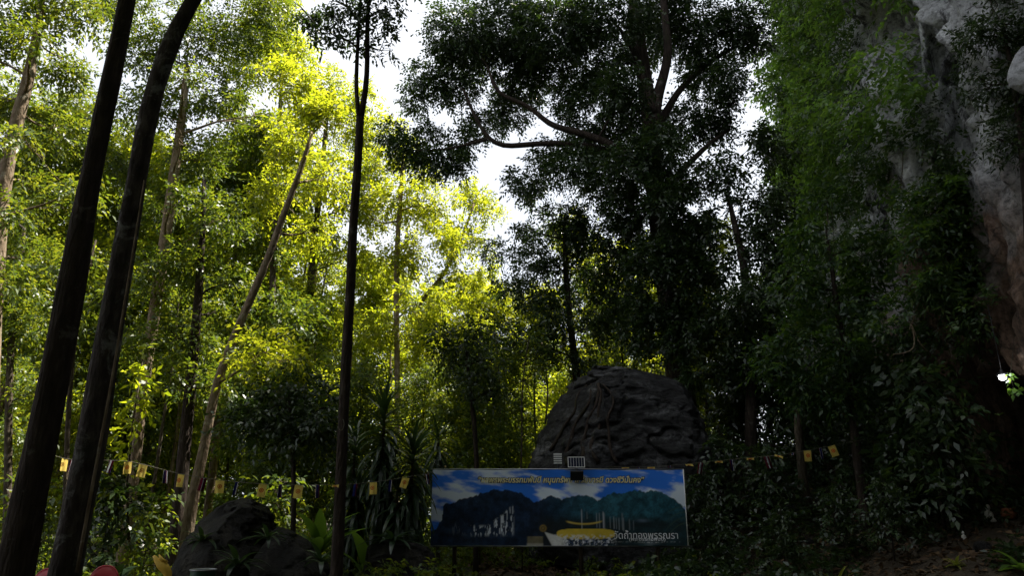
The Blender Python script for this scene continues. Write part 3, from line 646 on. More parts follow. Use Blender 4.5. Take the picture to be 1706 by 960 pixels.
# (x px at the base, depth Y, proto, scale, label)
BG = [
 (-40, 26, 1, 1.0, 'tall background tree furthest left behind the nearest trunk'),
 (150, 27, 0, 1.05, 'tall background tree showing between the two foreground trunks'),
 (345, 29, 1, 1.0, 'tall background tree behind the leaning pale trunk'),
 (600, 38, 0, .95, 'distant sunny tree directly behind the forked slim trunk'),
 (410, 36, 2, 1.3, 'distant sunny tree left of the bright tall one'),
 (700, 40, 2, 1.05, 'distant yellow-green tree in the middle of the sunny gap'),
 (800, 38, 0, .85, 'distant sunny tree behind the left end of the banner'),
 (230, 38, 0, 1.1, 'distant tree behind the sunlit creeper'),
 (60, 36, 2, 1.4, 'distant tree left of the creeper near the left edge'),
 (900, 42, 0, .9, 'distant sunny tree seen under the dark crown above the banner'),
 (1010, 40, 2, 1.05, 'distant sunny tree seen above the boulder top'),
 (1120, 44, 0, .9, 'distant tree right behind the trunk of the big dark tree'),
 (520, 46, 1, .85, 'far tree low between the leaning trunk and the forked trunk'),
 (1190, 37, 2, .9, 'distant green tree at the foot of the cliff greenery'),
 (-60, 44, 1, 1.1, 'far tree at the left frame edge'),
 (320, 50, 0, 1.1, 'far tree behind the left bunting flags'),
]
US = [
 (30, 24, 4, 1.0, 'light green bush tree at the lower left edge'),
 (190, 25, 3, 1.0, 'understorey tree below the sunlit creeper'),
 (270, 27, 4, 1.0, 'low bush tree between the creeper and the leaning trunk'),
 (420, 22, 5, .8, 'dark low tree behind the left boulder and bunting'),
 (480, 24, 3, .95, 'low leafy tree behind the broad leaved plant'),
 (540, 27, 4, 1.1, 'low light green tree left of the forked trunk'),
 (590, 24, 3, .9, 'understorey tree behind the dark strap leaved clump'),
 (700, 27, 5, .75, 'understorey tree between the two strap leaved plants'),
 (780, 24, 3, .95, 'understorey tree above the left end of the banner'),
 (840, 27, 5, .85, 'understorey tree left of the boulder'),
 (870, 31, 4, 1.1, 'light green understorey tree close to the boulder edge'),
 (960, 32, 4, 1.3, 'light green tree peeping over the boulder'),
 (1050, 33, 3, 1.3, 'green tree peeping over the boulder beside the big trunk'),
 (1190, 29, 5, .9, 'dark low tree right of the big trunk'),
 (1300, 25, 5, .8, 'dark low tree right of the boulder'),
 (100, 30, 3, 1.1, 'far low tree behind the gap of the foreground trunks'),
 (370, 31, 3, 1.1, 'low tree far behind the leaning pale trunk'),
 (640, 32, 4, 1.2, 'light green low tree far behind the strap leaved clump'),
 (-20, 31, 5, .9, 'low dark tree far behind at the left edge'),
 (1240, 26, 3, .8, 'low leafy tree on the slope under the bunting end'),
]
made = {}
def place_bg(lst, group, sd):
    rr = random.Random(sd)
    for (px, Y, pi, s, label) in lst:
        d = ray(px, 859); x = d.x / d.y * Y; z = gh(x, Y); rz = rr.uniform(0, 6.28)
        if pi not in made:
            sd_, H, lf, bk, fi, nl = specs[pi]
            tr, lb = generic(sd_, H, lf, bk, fi, nl)
            big = H > 10
            made[pi] = make_tree('tree' if big else 'understorey_tree', label, tr, lb, M[bk], M[lf], sd_, group, lai=3.0, ll=.20 if big else .16, lw=.09 if big else .075, seg=9, twigs=3, sl=.5)
            o = made[pi]; o.location = (x, Y, z); o.rotation_euler = (0, 0, rz); o.scale = (s, s, s)
        else:
            copy_tree(made[pi], (x, Y, z), rz, (s, s, s), label, group)
place_bg(BG, 'tall trees in the background', 5)
place_bg(US, 'low understorey trees', 6)
specs.append((47, 2.3, 'leaf_dark', 'bark_dark', .2, 12)); specs.append((48, 1.9, 'leaf_mid', 'bark_mid', .2, 11))
SH = [(1215, 21, 6, 1.1, 'dark shrub on the slope just right of the boulder'), (1290, 20, 6, 1.0, 'dark shrub under the bunting end left of the stump'), (1370, 22, 6, 1.2, 'dark shrub on the slope above the last bunting flags'),
      (1440, 19.5, 6, 1.0, 'dark shrub halfway between the bunting end and the cave'), (1500, 18, 6, .9, 'dark shrub in the hollow below the pale root'), (1545, 19, 6, 1.3, 'tall dark shrub at the foot of the bare cliff'),
      (1340, 24.5, 6, 1.5, 'tall dark shrub high on the slope behind the stump'), (1460, 22, 6, 1.4, 'tall dark shrub under the low dark tree'), (1240, 24, 6, 1.4, 'tall dark shrub behind the boulder right shoulder'),
      (180, 16, 6, 1.1, 'dark shrub low behind the kinked trunk'), (250, 17, 7, 1.0, 'leafy shrub left of the yellow ornament'), (460, 18, 7, 1.1, 'leafy shrub behind the low dark rock'), (575, 19, 7, 1.1, 'leafy shrub behind the foot of the forked trunk'),
      (700, 20, 7, 1.0, 'leafy shrub beside the banner left edge'), (60, 17, 7, 1.2, 'leafy shrub behind the nearest trunk'), (800, 21, 7, 1.1, 'leafy shrub over the banner top left'), (870, 20.5, 7, .9, 'leafy shrub at the left foot of the boulder'), (1185, 18.6, 6, .7, 'dark shrub just right of the banner end'), (1600, 16.6, 6, 1.2, 'dark shrub left of the cave mouth'), (1570, 17.2, 6, 1.6, 'tall dark shrub under the bright green tips on the cliff'), (1172, 20.0, 6, .9, 'dark shrub covering the right foot of the boulder'), (1400, 17.5, 6, .7, 'low dark shrub below the last bunting flag'), (1300, 17.6, 6, .6, 'low dark shrub above the largest tan stone'), (1480, 16.5, 6, .7, 'low dark shrub left of the white figurines')]
place_bg(SH, 'shrubs of the forest floor', 7)
# unseen foliage added behind, beside and above the viewpoint to shade the foreground
rng = np.random.default_rng(56); bw = []
for i in range(44):
    a = rng.uniform(2.1, 4.9); dist = rng.uniform(11, 30); x = math.sin(a) * dist; y = math.cos(a) * dist
    for zz in np.arange(3.0, rng.uniform(16, 22), 3.6):
        bw.append(lobe_leaves(rng, (x + rng.normal(0, 1.2), y + rng.normal(0, 1.2), zz), rng.uniform(2.2, 3.2), 3.4, 6, .95, .48, 1.3))
for i in range(7):
    bw.append(lobe_leaves(rng, (rng.uniform(-15, 5), rng.uniform(-9, 8), rng.uniform(15, 20)), 2.8, 3.4, 6, .8, .4, 1.2))
for x, y, z in [(-3, -3, 14), (-7, 0, 15), (-10, 3, 15), (-12, 7, 14), (-14, 2, 13)]:
    bw.append(lobe_leaves(rng, (x, y, z), 3.0, 3.4, 6, .8, .4, 1.2))
bw = np.concatenate(bw); TRIS[0] += 2 * len(bw)
tag(link('unseen_shade_wood', leaf_mesh('unseen_shade_wood', bw, M['leaf_mid'])), 'unseen woodland canopy added around the clearing to shade it', 'woodland', kind='stuff')
# thin straight stems of the young forest
stem_spots = [(828, 26, 5, 7.5), (862, 25, 4, 7.0), (893, 27, 5, 8.0), (905, 30, 5, 8.0), (246, 24, 7, 9.0), (272, 26, 8, 9.0), (288, 23, 6, 7.0), (425, 28, 7, 10.), (455, 33, 7, 15.), (477, 33, 7, 15.), (498, 35, 6, 14.), (62, 25, 6, 9.), (85, 28, 7, 11.), (560, 36, 8, 14.), (640, 34, 6, 12.), (40, 27, 9, 11.)]
stem_lab = ['thin dark stem left of the boulder, leftmost of its row', 'thin dark stem left of the boulder, second of its row', 'thin dark stem nearest the boulder edge', 'thin stem close behind the boulder edge',
            'thin stem left of the dark trunk behind the bunting', 'thin pale stem just left of the dark bunting trunk', 'thin dark stem next to the left boulder', 'thin stem right of the leaning pale trunk',
            'tall thin trunk left of a pair in the background sun', 'tall thin trunk right of a pair in the background sun', 'tall thin trunk far behind near the forked trunk', 'thin stem right of the nearest trunk',
            'thin stem close to the kinked trunk, behind it', 'tall thin trunk just left of the forked trunk', 'tall thin trunk right of the forked trunk', 'thin stem half hidden by the nearest trunk']
rng = np.random.default_rng(9)
for i, ((px, Y, w, h), lab) in enumerate(zip(stem_spots, stem_lab)):
    d = ray(px, 859); x = d.x / d.y * Y; g = gh(x, Y); r = w / 2 * mpp(px, 800, Y)
    pts = [(x + rng.normal(0, .04) * t * h * .4 + .02 * t * h, Y + rng.normal(0, .05), g - .1 + t * h, r * (1.1 - .7 * t)) for t in (0, .15, .35, .55, .75, 1)]
    tip = pts[-1]
    make_tree('sapling', lab, pts, [(tip[0] + rng.normal(0, .3), tip[1], tip[2] - .1, .55), (tip[0] + .5, tip[1], tip[2] - 1.0, .5), (tip[0] - .5, tip[1] + .2, tip[2] - 1.5, .45)], M['bark_pale' if i in (5, 9, 13, 14) else 'bark_mid'], M['leaf_mid'], 200 + i, 'thin stems of the young forest', lai=1.3, seg=7, twigs=2)

# far woods as one mass beyond the trees one can tell apart
rng = np.random.default_rng(55); fw = []
for i in range(95):
    a = rng.uniform(-1.05, .75); dist = rng.uniform(52, 85); x = math.sin(a) * dist; y = math.cos(a) * dist
    if x > 12 and y < 70: continue
    for zz in np.arange(1.5, rng.uniform(9, 16), 3.0):
        fw.append(lobe_leaves(rng, (x + rng.normal(0, 1.2), y + rng.normal(0, 1.2), zz), rng.uniform(2.0, 3.0), 2.2, 6, .58, .29, 1.0))
fw = np.concatenate(fw); TRIS[0] += 2 * len(fw)
tag(link('far_wood', leaf_mesh('far_wood', fw, M['leaf_mid'])), 'far mass of woodland foliage closing the background', 'woodland', kind='stuff')

# ------------------------------------------------------------------ creepers and bushes on the cliff
POLY = np.array([(1500, -60), (1606, -60), (1616, 120), (1645, 225), (1720, 300), (1720, 1000), (1668, 1000), (1668, 560), (1680, 520), (1655, 400), (1628, 340), (1555, 180), (1520, 90)], float)
def in_poly(x, y, P):
    ins = np.zeros(x.shape, bool); j = len(P) - 1
    for i in range(len(P)):
        c = ((P[i, 1] > y) != (P[j, 1] > y)) & (x < (P[j, 0] - P[i, 0]) * (y - P[i, 1]) / (P[j, 1] - P[i, 1] + 1e-9) + P[i, 0])
        ins ^= c; j = i
    return ins
rng = np.random.default_rng(88)
N = 52000
si = rng.uniform(95, 300, N); tt = rng.uniform(.02, 1.0, N)
q, nn = cliff_pos(si, tt)
clump = fbm(np.c_[q[:, 0] * .4, q[:, 1] * .4, q[:, 2] * .4], 3, 91)
bare = in_poly(*[v + rng.normal(0, 9, N) for v in proj(q)], POLY) & (q[:, 1] < 27)
keep = (~bare | (rng.uniform(0, 1, N) < .035)) & (clump > .42)
q, nn, clump = q[keep], nn[keep], clump[keep]
out = rng.uniform(.02, 1, len(q)) ** 1.2 * (.25 + 9.0 * np.clip(clump - .44, 0, .22))
pos = q + nn * out[:, None]
ax = nn * .8 + rng.normal(0, .5, pos.shape); ax[:, 2] -= .35
sp1 = fbm(pos * .33, 2, 120); sp2 = fbm(pos * .5, 2, 140)
kindc = np.where((sp1 > .56) & (pos[:, 2] > 9), 1, np.where(sp2 > .54, 2, 0))
far_ = pos[:, 1] > 26
for kk, (nm, mt_, (ll_, lw_), lab) in enumerate([('cliff_creeper', 'leaf_cliff', (.15, .075), 'dense green creepers hanging over the limestone cliff'),
        ('light_creeper', 'leaf_broad', (.19, .10), 'lighter green creepers in patches high on the cliff'), ('fine_creeper', 'leaf_dark', (.10, .05), 'dark fine leaved creepers in patches on the cliff')]):
    parts_ = []
    for fr_, mul in ((False, 1.0), (True, 1.5)):
        sel = (kindc == kk) & (far_ == fr_)
        if sel.any(): parts_.append(spray_leaves(rng, pos[sel], ax[sel], 6 if kk < 2 else 9, .42 * mul, ll_ * mul, lw_ * mul))
    cl = np.concatenate(parts_); TRIS[0] += 2 * len(cl)
    tag(link(nm, leaf_mesh(nm, cl, M[mt_])), lab, 'creeper', kind='stuff')
# hanging strands
for i, (px, py, ln_) in enumerate([(1476, 300, 90), (1500, 250, 130), (1432, 200, 110), (1540, 420, 120), (1610, 420, 110), (1390, 330, 100), (1655, 330, 90)]):
    Yd = 17.2 if px > 1480 else 19.5
    b_ = at(px, py, Yd); q_ = [at(px + 5 * math.sin(t * 3 + i) - 6 * t, py + ln_ * t, Yd) - b_ for t in np.linspace(0, 1, 7)]
    r_ = thing('hanging_liana', ['thin liana hanging left of the white rock streak', 'long liana hanging below the white rock streak', 'liana hanging in the middle of the leafy cliff', 'liana hanging beside the pale bent root', 'liana hanging over the tan rock', 'liana hanging above the low dark tree', 'liana at the right below the white rock'][i], 'liana', tuple(b_), 0, 'lianas hanging on the cliff')
    MB().tube([tuple(v) for v in q_], np.linspace(.016, .007, 7), 5).build('stem', M['bark_mid'], r_)
# bushes that stick out of the cliff
bush = [(1330, 60, 30, 46, 'bright bush high on the cliff edge against the sky'), (1285, 150, 31, 26, 'small rounded bush on the skyline left of the cliff'), (1345, 110, 28, 40, 'bush on the cliff edge below the brightest one'), (1380, 150, 27, 48, 'hanging bush in the middle of the leafy cliff'),
        (1440, 60, 24, 46, 'hanging bush left of the white rock streak'), (1460, 230, 21, 44, 'dark bush below the white rock streak'), (1360, 260, 27, 48, 'dark bush low on the leafy cliff'),
        (1310, 230, 31, 40, 'bush on the cliff edge above the dark leaning tree'), (1500, 290, 18.5, 36, 'bush beside the tan rock patch'), (1400, 0, 29, 50, 'bush at the top of the cliff in the picture'), (1600, 250, 17, 28, 'small bush growing on the white rock')]
for i, (px, py, Y, r, lab) in enumerate(bush):
    p = at(px, py, Y); rm = r * mpp(px, py, Y)
    k0 = np.argmin(np.abs(pp[:, 1] - p.y)); j0 = int(np.clip((p.z + 1.5) / (CLIFF_H + 1.5) * nz, 0, nz - 1))
    anchor = cq[k0, j0]
    an = (anchor[0], anchor[1], anchor[2] - .5)
    make_tree('cliff_bush', lab, [(*an, .08), ((an[0] * .4 + p.x * .6), (an[1] + p.y) / 2, p.z - .3 * rm, .05), (p.x, p.y, p.z, .02)],
              [(p.x, p.y, p.z, rm), (p.x + .6 * rm, p.y, p.z - .6 * rm, rm * .8), (p.x + .2 * rm, p.y, p.z - 1.2 * rm, rm * .6)], M['bark_dark'], M['leaf_cliff'], 300 + i, 'bushes growing on the cliff', cat='bush', lai=3.2, ll=.16 if Y < 25 else .22, lw=.075 if Y < 25 else .1, seg=7, twigs=2)

# ------------------------------------------------------------------ boulders
def boulder(name, label, prof, Y, depth, mat, seed, zbase, flute=0.0, strata=0.0, amp=.5, n1=150, n2=110, group=None, facets=16, cuts=()):
    """prof: silhouette [(left px, right px, py)] top to bottom"""
    L = [at(l, y, Y) for l, r, y in prof]; Rr = [at(r, y, Y) for l, r, y in prof]
    zs = np.array([p.z for p in L][::-1]); xl = np.array([p.x for p in L][::-1]); xr = np.array([p.x for p in Rr][::-1])
    z = np.linspace(zbase, zs[-1], n2); zz = zbase + (zs[-1] - zbase) * (np.linspace(0, 1, n2) ** .8)
    a = np.linspace(0, 2 * math.pi, n1, endpoint=False)
    xl_, xr_ = np.interp(zz, zs, xl), np.interp(zz, zs, xr)
    cx = (xl_ + xr_) / 2; hx = (xr_ - xl_) / 2
    fz = np.clip(1 - ((zz - zbase) / (zs[-1] - zbase)) ** 3.0, 0.02, 1) ** .5
    ca, sa = np.cos(a), np.sin(a); e = .75
    X = cx[:, None] + hx[:, None] * np.sign(ca) * np.abs(ca) ** e
    Yc = Y + depth * .25 * (1 - fz[:, None]) + depth * fz[:, None] * np.sign(sa) * np.abs(sa) ** e
    P = np.stack([X, Yc, np.repeat(zz[:, None], n1, 1)], -1)
    out = np.stack([np.repeat(ca[None], n2, 0), np.repeat(sa[None], n2, 0), np.zeros((n2, n1))], -1)
    d = (fbm(P * .7, 4, seed) - .5) * amp + (fbm(P * 2.6, 5, seed + 5) - .5) * amp * .45 + (np.abs(fbm(P * 5.5, 3, seed + 6) - .5)) * amp * -.3
    if flute:
        m = smooth(cx[:, None] + .1, cx[:, None] - hx[:, None] * .35, X)
        d = d + m * flute * (1 - 2 * np.abs(fbm(P * np.array([2.6, 2.6, .3]), 3, seed + 9) - .5) - .75)
    if strata:
        m = smooth(cx[:, None] - hx[:, None] * .3, cx[:, None] + .2, X) if flute else 1
        d = d + m * strata * ((1 - np.abs(2 * fbm(P * np.array([1.1, 1.1, 8.0]) + .25 * fbm(P * 1.5, 2, 3)[..., None], 4, seed + 2) - 1)) - .7) * 1.6
    P = P + out * d[..., None]
    rgp = np.random.default_rng(seed * 7 + 1); cen = P.reshape(-1, 3).mean(0); ext = np.abs(P.reshape(-1, 3) - cen).max(0)
    for nv, fr_ in cuts:
        nv = unit(np.array(nv, float)); lim = np.max((P - cen) @ nv) * fr_
        ov = (P - cen) @ nv - lim - .10 * (fbm(P * 1.8, 4, seed + 90) - .5)
        P = P - nv * np.clip(ov, 0, None)[..., None] * .92
    for k in range(facets):
        nv = unit(np.r_[rgp.normal(0, 1, 2), rgp.normal(.25, .45)]); nv[1] = -abs(nv[1]) if k % 3 else nv[1]
        lim = np.max((P - cen) @ nv) * rgp.uniform(.80, .96)
        ov = (P - cen) @ nv - lim - .06 * (fbm(P * 2.2, 3, seed + k) - .5)
        P = P - nv * np.clip(ov, 0, None)[..., None] * .88
    P = P + out * (((fbm(P * np.array([3.2, 3.2, 5.0]), 4, seed + 50) - .5) * .20 - .14 * smooth(.06, .0, np.abs(fbm(P * np.array([.9, .9, 1.4]), 3, seed + 60) - .5))) * min(1, amp))[..., None]
    V = np.concatenate([P.reshape(-1, 3), P[-1].mean(0)[None] + np.array([[0, 0, .03]])])
    b = np.array([cx[0], Y, zbase]); V = V - b
    ii = np.arange(n1 * n2).reshape(n2, n1); jj = np.roll(ii, -1, 1)
    F = np.stack([ii[:-1], jj[:-1], jj[1:], ii[1:]], -1).reshape(-1, 4)
    tp = np.stack([ii[-1], jj[-1], np.full(n1, n1 * n2), np.full(n1, n1 * n2)], -1)
    m = bpy.data.meshes.new(name); m.from_pydata(V.tolist(), [], F.tolist() + [t[:3] for t in tp.tolist()]); m.materials.append(mat)
    m.polygons.foreach_set('use_smooth', [True] * len(m.polygons)); m.update()
    return tag(link(name, m, None, tuple(b)), label, 'boulder', group)
BIG = boulder('boulder', 'huge dark grey layered boulder standing behind the banner',
        [(1045, 1128, 598), (1000, 1142, 614), (962, 1152, 634), (940, 1160, 660), (922, 1168, 690), (906, 1176, 716), (894, 1184, 745), (886, 1196, 780), (878, 1215, 830)], 22.5, 2.2, M['boulder'], 12, .1, flute=.9, strata=.06, amp=.9, n1=240, n2=170, cuts=[((-.75, -.5, .45), .72), ((.2, -.15, .95), .9), ((.12, -.97, .22), .74), ((.8, -.4, .45), .84), ((-.3, -.92, .1), .8)])
boulder('boulder', 'grey rounded boulder on the left with a sunlit top',
        [(388, 412, 832), (366, 428, 843), (346, 436, 860), (332, 442, 882), (318, 448, 910), (306, 454, 950), (298, 460, 1000)], 15.0, 1.2, M['brown_rock'], 13, -.2, strata=.05, amp=.8)
boulder('boulder', 'low dark rock in front of the broad leaved plant',
        [(446, 466, 880), (440, 490, 890), (434, 512, 906), (428, 530, 926), (422, 544, 950), (416, 554, 990)], 14.6, .9, M['brown_rock'], 16, -.2, strata=.05, amp=.5, n1=120, n2=90)
boulder('boulder', 'dark ledge of rock under the fern between trunk and banner',
        [(630, 690, 902), (612, 706, 912), (600, 720, 930), (590, 735, 965)], 16.5, .6, M['brown_rock'], 19, -.1, strata=.15, amp=.3, n1=90, n2=50)
# woody roots draped over the left shoulder of the big boulder
bv = np.zeros(len(BIG.data.vertices) * 3, np.float32); BIG.data.vertices.foreach_get('co', bv); bv = bv.reshape(-1, 3)
bx_, by_ = proj(bv + np.array(BIG.location))
def on_rock(px, py):
    dd = np.hypot(bx_ - px, by_ - py) + (bv[:, 1] > .3) * 60
    return bv[int(np.argmin(dd))] + np.array([0, -.03, .0])
rr_ = random.Random(12)
for x0, x1, y1 in ((985, 938, 775), (996, 962, 780), (1003, 988, 770), (1012, 1024, 772), (975, 916, 750)):
    pts_ = [on_rock(x0 + (x1 - x0) * t ** 1.3 + rr_.uniform(-10, 10), 640 + (y1 - 640) * t) for t in np.linspace(0, 1, 8)]
    q, rr2 = refine(pts_, np.linspace(.035, .07, 8) * rr_.uniform(.6, 1.2), .15)
    tag(MB().tube(q, rr2, 7, .25, 3).build('root', M['bark_dark'], BIG), 'brown root draped down the rock')
# loose stones on the slope
rng = np.random.default_rng(31)
def stone_mesh(seed):
    a = np.linspace(0, 2 * math.pi, 18, endpoint=False); V = []; n2 = 9
    for i in range(n2):
        p = -.5 + 1.0 * i / (n2 - 1); r = math.sqrt(max(0, .27 - p * p)) + .02
        V += [(r * math.cos(t), r * math.sin(t) * .8, p * .7) for t in a]
    V = np.array(V); V *= (1 + .8 * (fbm(V * 2.2 + seed, 3, seed) - .5))[:, None]
    F = [(i * 18 + j, i * 18 + (j + 1) % 18, (i + 1) * 18 + (j + 1) % 18, (i + 1) * 18 + j) for i in range(n2 - 1) for j in range(18)]
    return mesh_np('stone', V, F, [M['brown_rock']], True)
sm = [stone_mesh(s) for s in (1, 2, 3)]
STONES = [(1318, 858, .62, 'largest rounded tan stone on the slope right of the banner'), (1268, 868, .4, 'brown stone left of the largest tan stone'), (1365, 850, .3, 'small stone right of the largest tan stone'), (1298, 840, .25, 'small stone just above the largest tan stone'),
          (1490, 792, .4, 'stone on the slope below the dark hollow'), (1512, 836, .35, 'reddish brown stone left of the small white figurine'), (1440, 880, .3, 'stone on the slope between the banner and the cave'), (1190, 880, .3, 'stone close to the right end of the banner'),
          (1640, 920, .4, 'stone in front of the cave mouth near the right edge'), (1350, 905, .25, 'small stone below the largest tan stone')]
for i, (px, py, s, lab) in enumerate(STONES):
    d = ray(px, py); o = CAM.copy()
    for st in np.arange(9, 40, .1):
        p = CAM + d * st
        if p.z < gh(p.x, p.y): break
    o = link('stone', sm[i % 3], None, (p.x, p.y, gh(p.x, p.y) + .1 * s)); o.scale = (s, s, s * .9); o.rotation_euler = (rng.normal(0, .2), rng.normal(0, .2), rng.uniform(0, 6))
    tag(o, lab, 'stone', 'loose stones on the slope')

# ------------------------------------------------------------------ strap leaved plants
def strap_mesh(L, W, bend, seg=7, cup=.15):
    V = []; F = []
    ang = .0; x = z = 0.0; dl = L / seg
    for i in range(seg + 1):
        t = i / seg; w = W * (.45 + .55 * math.sin(math.pi * min(1, t * 1.15 + .12)) if t < .8 else max(.02, (1 - t) / .2 * .8)) * .5
        V += [(x, -w, z + cup * w), (x, 0, z - cup * w), (x, w, z + cup * w)]
        ang = bend * t; x += dl * math.cos(ang); z += -dl * math.sin(ang)
    for i in range(seg):
        a = i * 3; F += [(a, a + 3, a + 4, a + 1), (a + 1, a + 4, a + 5, a + 2)]
    return mesh_np('leaf', V, F, [M['leaf_strap']], True)
STRAP = [strap_mesh(.85, .11, b) for b in (.5, 1.0, 1.6)]
STRAPL = [strap_mesh(1.0, .085, b) for b in (.5, 1.1, 1.8)]
def add_leaf(root, mesh, loc, az, el, s, mat=None):
    o = link('leaf', mesh, root, loc); o.rotation_euler = (0, -el, az); o.scale = (s, s, s); return o
def dracaena(label, px, Y, stems, seed, meshes, name='dracaena'):
    rr = random.Random(seed); d = ray(px, 859); x = d.x / d.y * Y; g = gh(x, Y)
    root = thing(name, label, 'plant', (x, Y, g - .05), 0, 'strap leaved plants')
    for (dx, dy, h, lo, n, sc) in stems:
        pts = [(0.15 * dx, 0.15 * dy, 0), (dx * .6, dy * .6, h * .35), (dx, dy, h * .7), (dx * 1.02, dy, h)]
        q, r_ = refine(pts, [.05, .045, .04, .03], .25)
        MB().tube(q, r_, 8, .05, seed).build('stem', M['bark_mid'], root)
        for i in range(n):
            t = i / n; z = h * (lo + (1 - lo) * t); az = i * 2.39996 + rr.uniform(-.3, .3)
            kx = np.interp(z, q[:, 2], q[:, 0]); ky = np.interp(z, q[:, 2], q[:, 1])
            el = -0.95 + 2.2 * t ** 3.2 + rr.uniform(-.25, .25); mi = 2 if t < .35 else (1 if t < .85 else 0)
            add_leaf(root, meshes[mi], (kx, ky, z), az, el, sc * rr.uniform(.8, 1.15) * (1 - .25 * t ** 4))
    return root
dracaena('tallest dark strap leaved plant right of the forked trunk', 632, 17.5, [(0, 0, 4.3, .22, 190, 1.1), (.1, .35, 3.0, .25, 90, 1.05)], 3, STRAP)
dracaena('shorter dark strap leaved plant against the forked trunk', 588, 17.9, [(-.05, 0, 3.5, .2, 160, 1.05), (.15, -.3, 2.4, .2, 80, 1.0)], 5, STRAP)
dracaena('dark strap leaved plant beside the banner left edge', 684, 17.3, [(0, 0, 3.4, .2, 170, 1.1), (-.3, -.1, 2.5, .2, 90, 1.05)], 6, STRAP)
dracaena('single spiky rosette plant on a bare stem above the banner left end', 735, 18.8, [(-.12, 0, 3.55, .72, 64, 1.0)], 4, STRAPL)
# broad leaved plant, ferns and rosettes near the ground
def blade_mesh(L, W, bend, mat, seg=8):
    V = []; F = []; x = z = 0.0; dl = L / seg
    for i in range(seg + 1):
        t = i / seg; w = max(.015, W * math.sin(math.pi * min(1, t * .92 + .06)) ** .8) * .5
        V += [(x, -w, z + .25 * w), (x, 0, z - .05 * w), (x, w, z + .25 * w)]
        a = bend * t; x += dl * math.cos(a); z -= dl * math.sin(a)
    for i in range(seg):
        a = i * 3; F += [(a, a + 3, a + 4, a + 1), (a + 1, a + 4, a + 5, a + 2)]
    return mesh_np('leaf', V, F, [mat], True)
def rosette(name, label, px, py_base, Y, n, L, W, mat, seed, el=(.5, 1.35), bend=1.0, group='rosette plants near the ground', z=None):
    rr = random.Random(seed); p = at(px, py_base, Y); g = gh(p.x, p.y) if z is None else z
    root = thing(name, label, 'plant', (p.x, p.y, g - .02), 0, group)
    ms = [blade_mesh(L, W, bend * f, M[mat]) for f in (.7, 1.0, 1.35)]
    for i in range(n):
        t = i / max(1, n - 1)
        add_leaf(root, ms[i % 3], (0, 0, .03), i * 2.39996 + rr.uniform(-.3, .3), el[0] + (el[1] - el[0]) * t, rr.uniform(.75, 1.15))
    return root
rosette('broad_leaved_plant', 'broad leaved bright green plant left of the forked trunk', 530, 940, 16.2, 11, 1.1, .27, 'leaf_broad', 1, (.75, 1.5), .9, z=.8)
rosette('broad_leaved_plant', 'second broad leaved plant just right of the forked trunk', 610, 945, 17.0, 8, 1.1, .26, 'leaf_broad', 2, (.6, 1.4), 1.0, z=.3)
rosette('rosette_plant', 'spiky dark rosette at the bottom edge below the left boulder', 432, 955, 13.0, 16, .5, .05, 'leaf_strap', 3)
rosette('rosette_plant', 'spiky rosette at the bottom edge just left of the forked trunk', 505, 955, 13.2, 14, .55, .05, 'leaf_mid', 4)
rosette('rosette_plant', 'yellow-green sword leaved rosette on the right slope', 1388, 920, 16.0, 18, .55, .06, 'leaf_gold', 5)
rosette('rosette_plant', 'low dark big leaved plant at the right foot of the banner', 1252, 930, 16.0, 12, .65, .18, 'leaf_strap', 6, (.3, 1.2), 1.4)
rosette('rosette_plant', 'fern like plant at the bottom edge right of the banner', 1190, 935, 15.6, 14, .5, .09, 'leaf_mid', 7, (.2, 1.1), 1.2)
rosette('rosette_plant', 'pale yellowish low plant below the white figurines', 1592, 935, 15.0, 16, .28, .06, 'leaf_gold', 8, (.2, 1.2), 1.2)
rosette('rosette_plant', 'bluish big leaved plant at the bottom right corner', 1700, 935, 14.0, 10, .5, .2, 'leaf_broad', 9, (.2, 1.1), 1.3)
rosette('rosette_plant', 'small fern tuft at the bottom under the bunting end', 1325, 945, 15.2, 18, .32, .07, 'leaf_broad', 10, (.2, 1.2), 1.2)
rosette('fern', 'spreading fern on the dark ledge left of the banner', 655, 902, 16.3, 18, .75, .12, 'leaf_strap', 11, (.05, .6), .8, z=at(655, 902, 16.3).z)
rosette('fern', 'fern at the lower left corner of the banner', 690, 935, 16.0, 16, .6, .12, 'leaf_mid', 12, (.1, .8), .9)
rosette('rosette_plant', 'dim rosette plant sprouting from the left side of the left boulder', 336, 905, 14.2, 16, .5, .09, 'leaf_strap', 14, (.1, 1.0), 1.1, z=at(336, 905, 14.2).z)
rosette('rosette_plant', 'dim rosette plant between the two left boulders', 446, 900, 14.0, 16, .5, .09, 'leaf_strap', 15, (.1, 1.0), 1.1, z=at(446, 900, 14.0).z)
rosette('rosette_plant', 'dim rosette plant low in front of the left boulder right of the bin', 395, 945, 13.6, 18, .55, .1, 'leaf_strap', 16, (.2, 1.1), 1.1, z=at(395, 945, 13.6).z)
rosette('rosette_plant', 'dim rosette plant at the foot of the low dark rock by the forked trunk', 535, 940, 13.9, 16, .5, .09, 'leaf_strap', 17, (.2, 1.1), 1.1, z=at(535, 940, 13.9).z)
rosette('broad_leaved_plant', 'dark big leaved plant in the shade behind the kinked trunk', 190, 940, 15.5, 12, 1.2, .2, 'leaf_strap', 13, (.4, 1.3), 1.2)

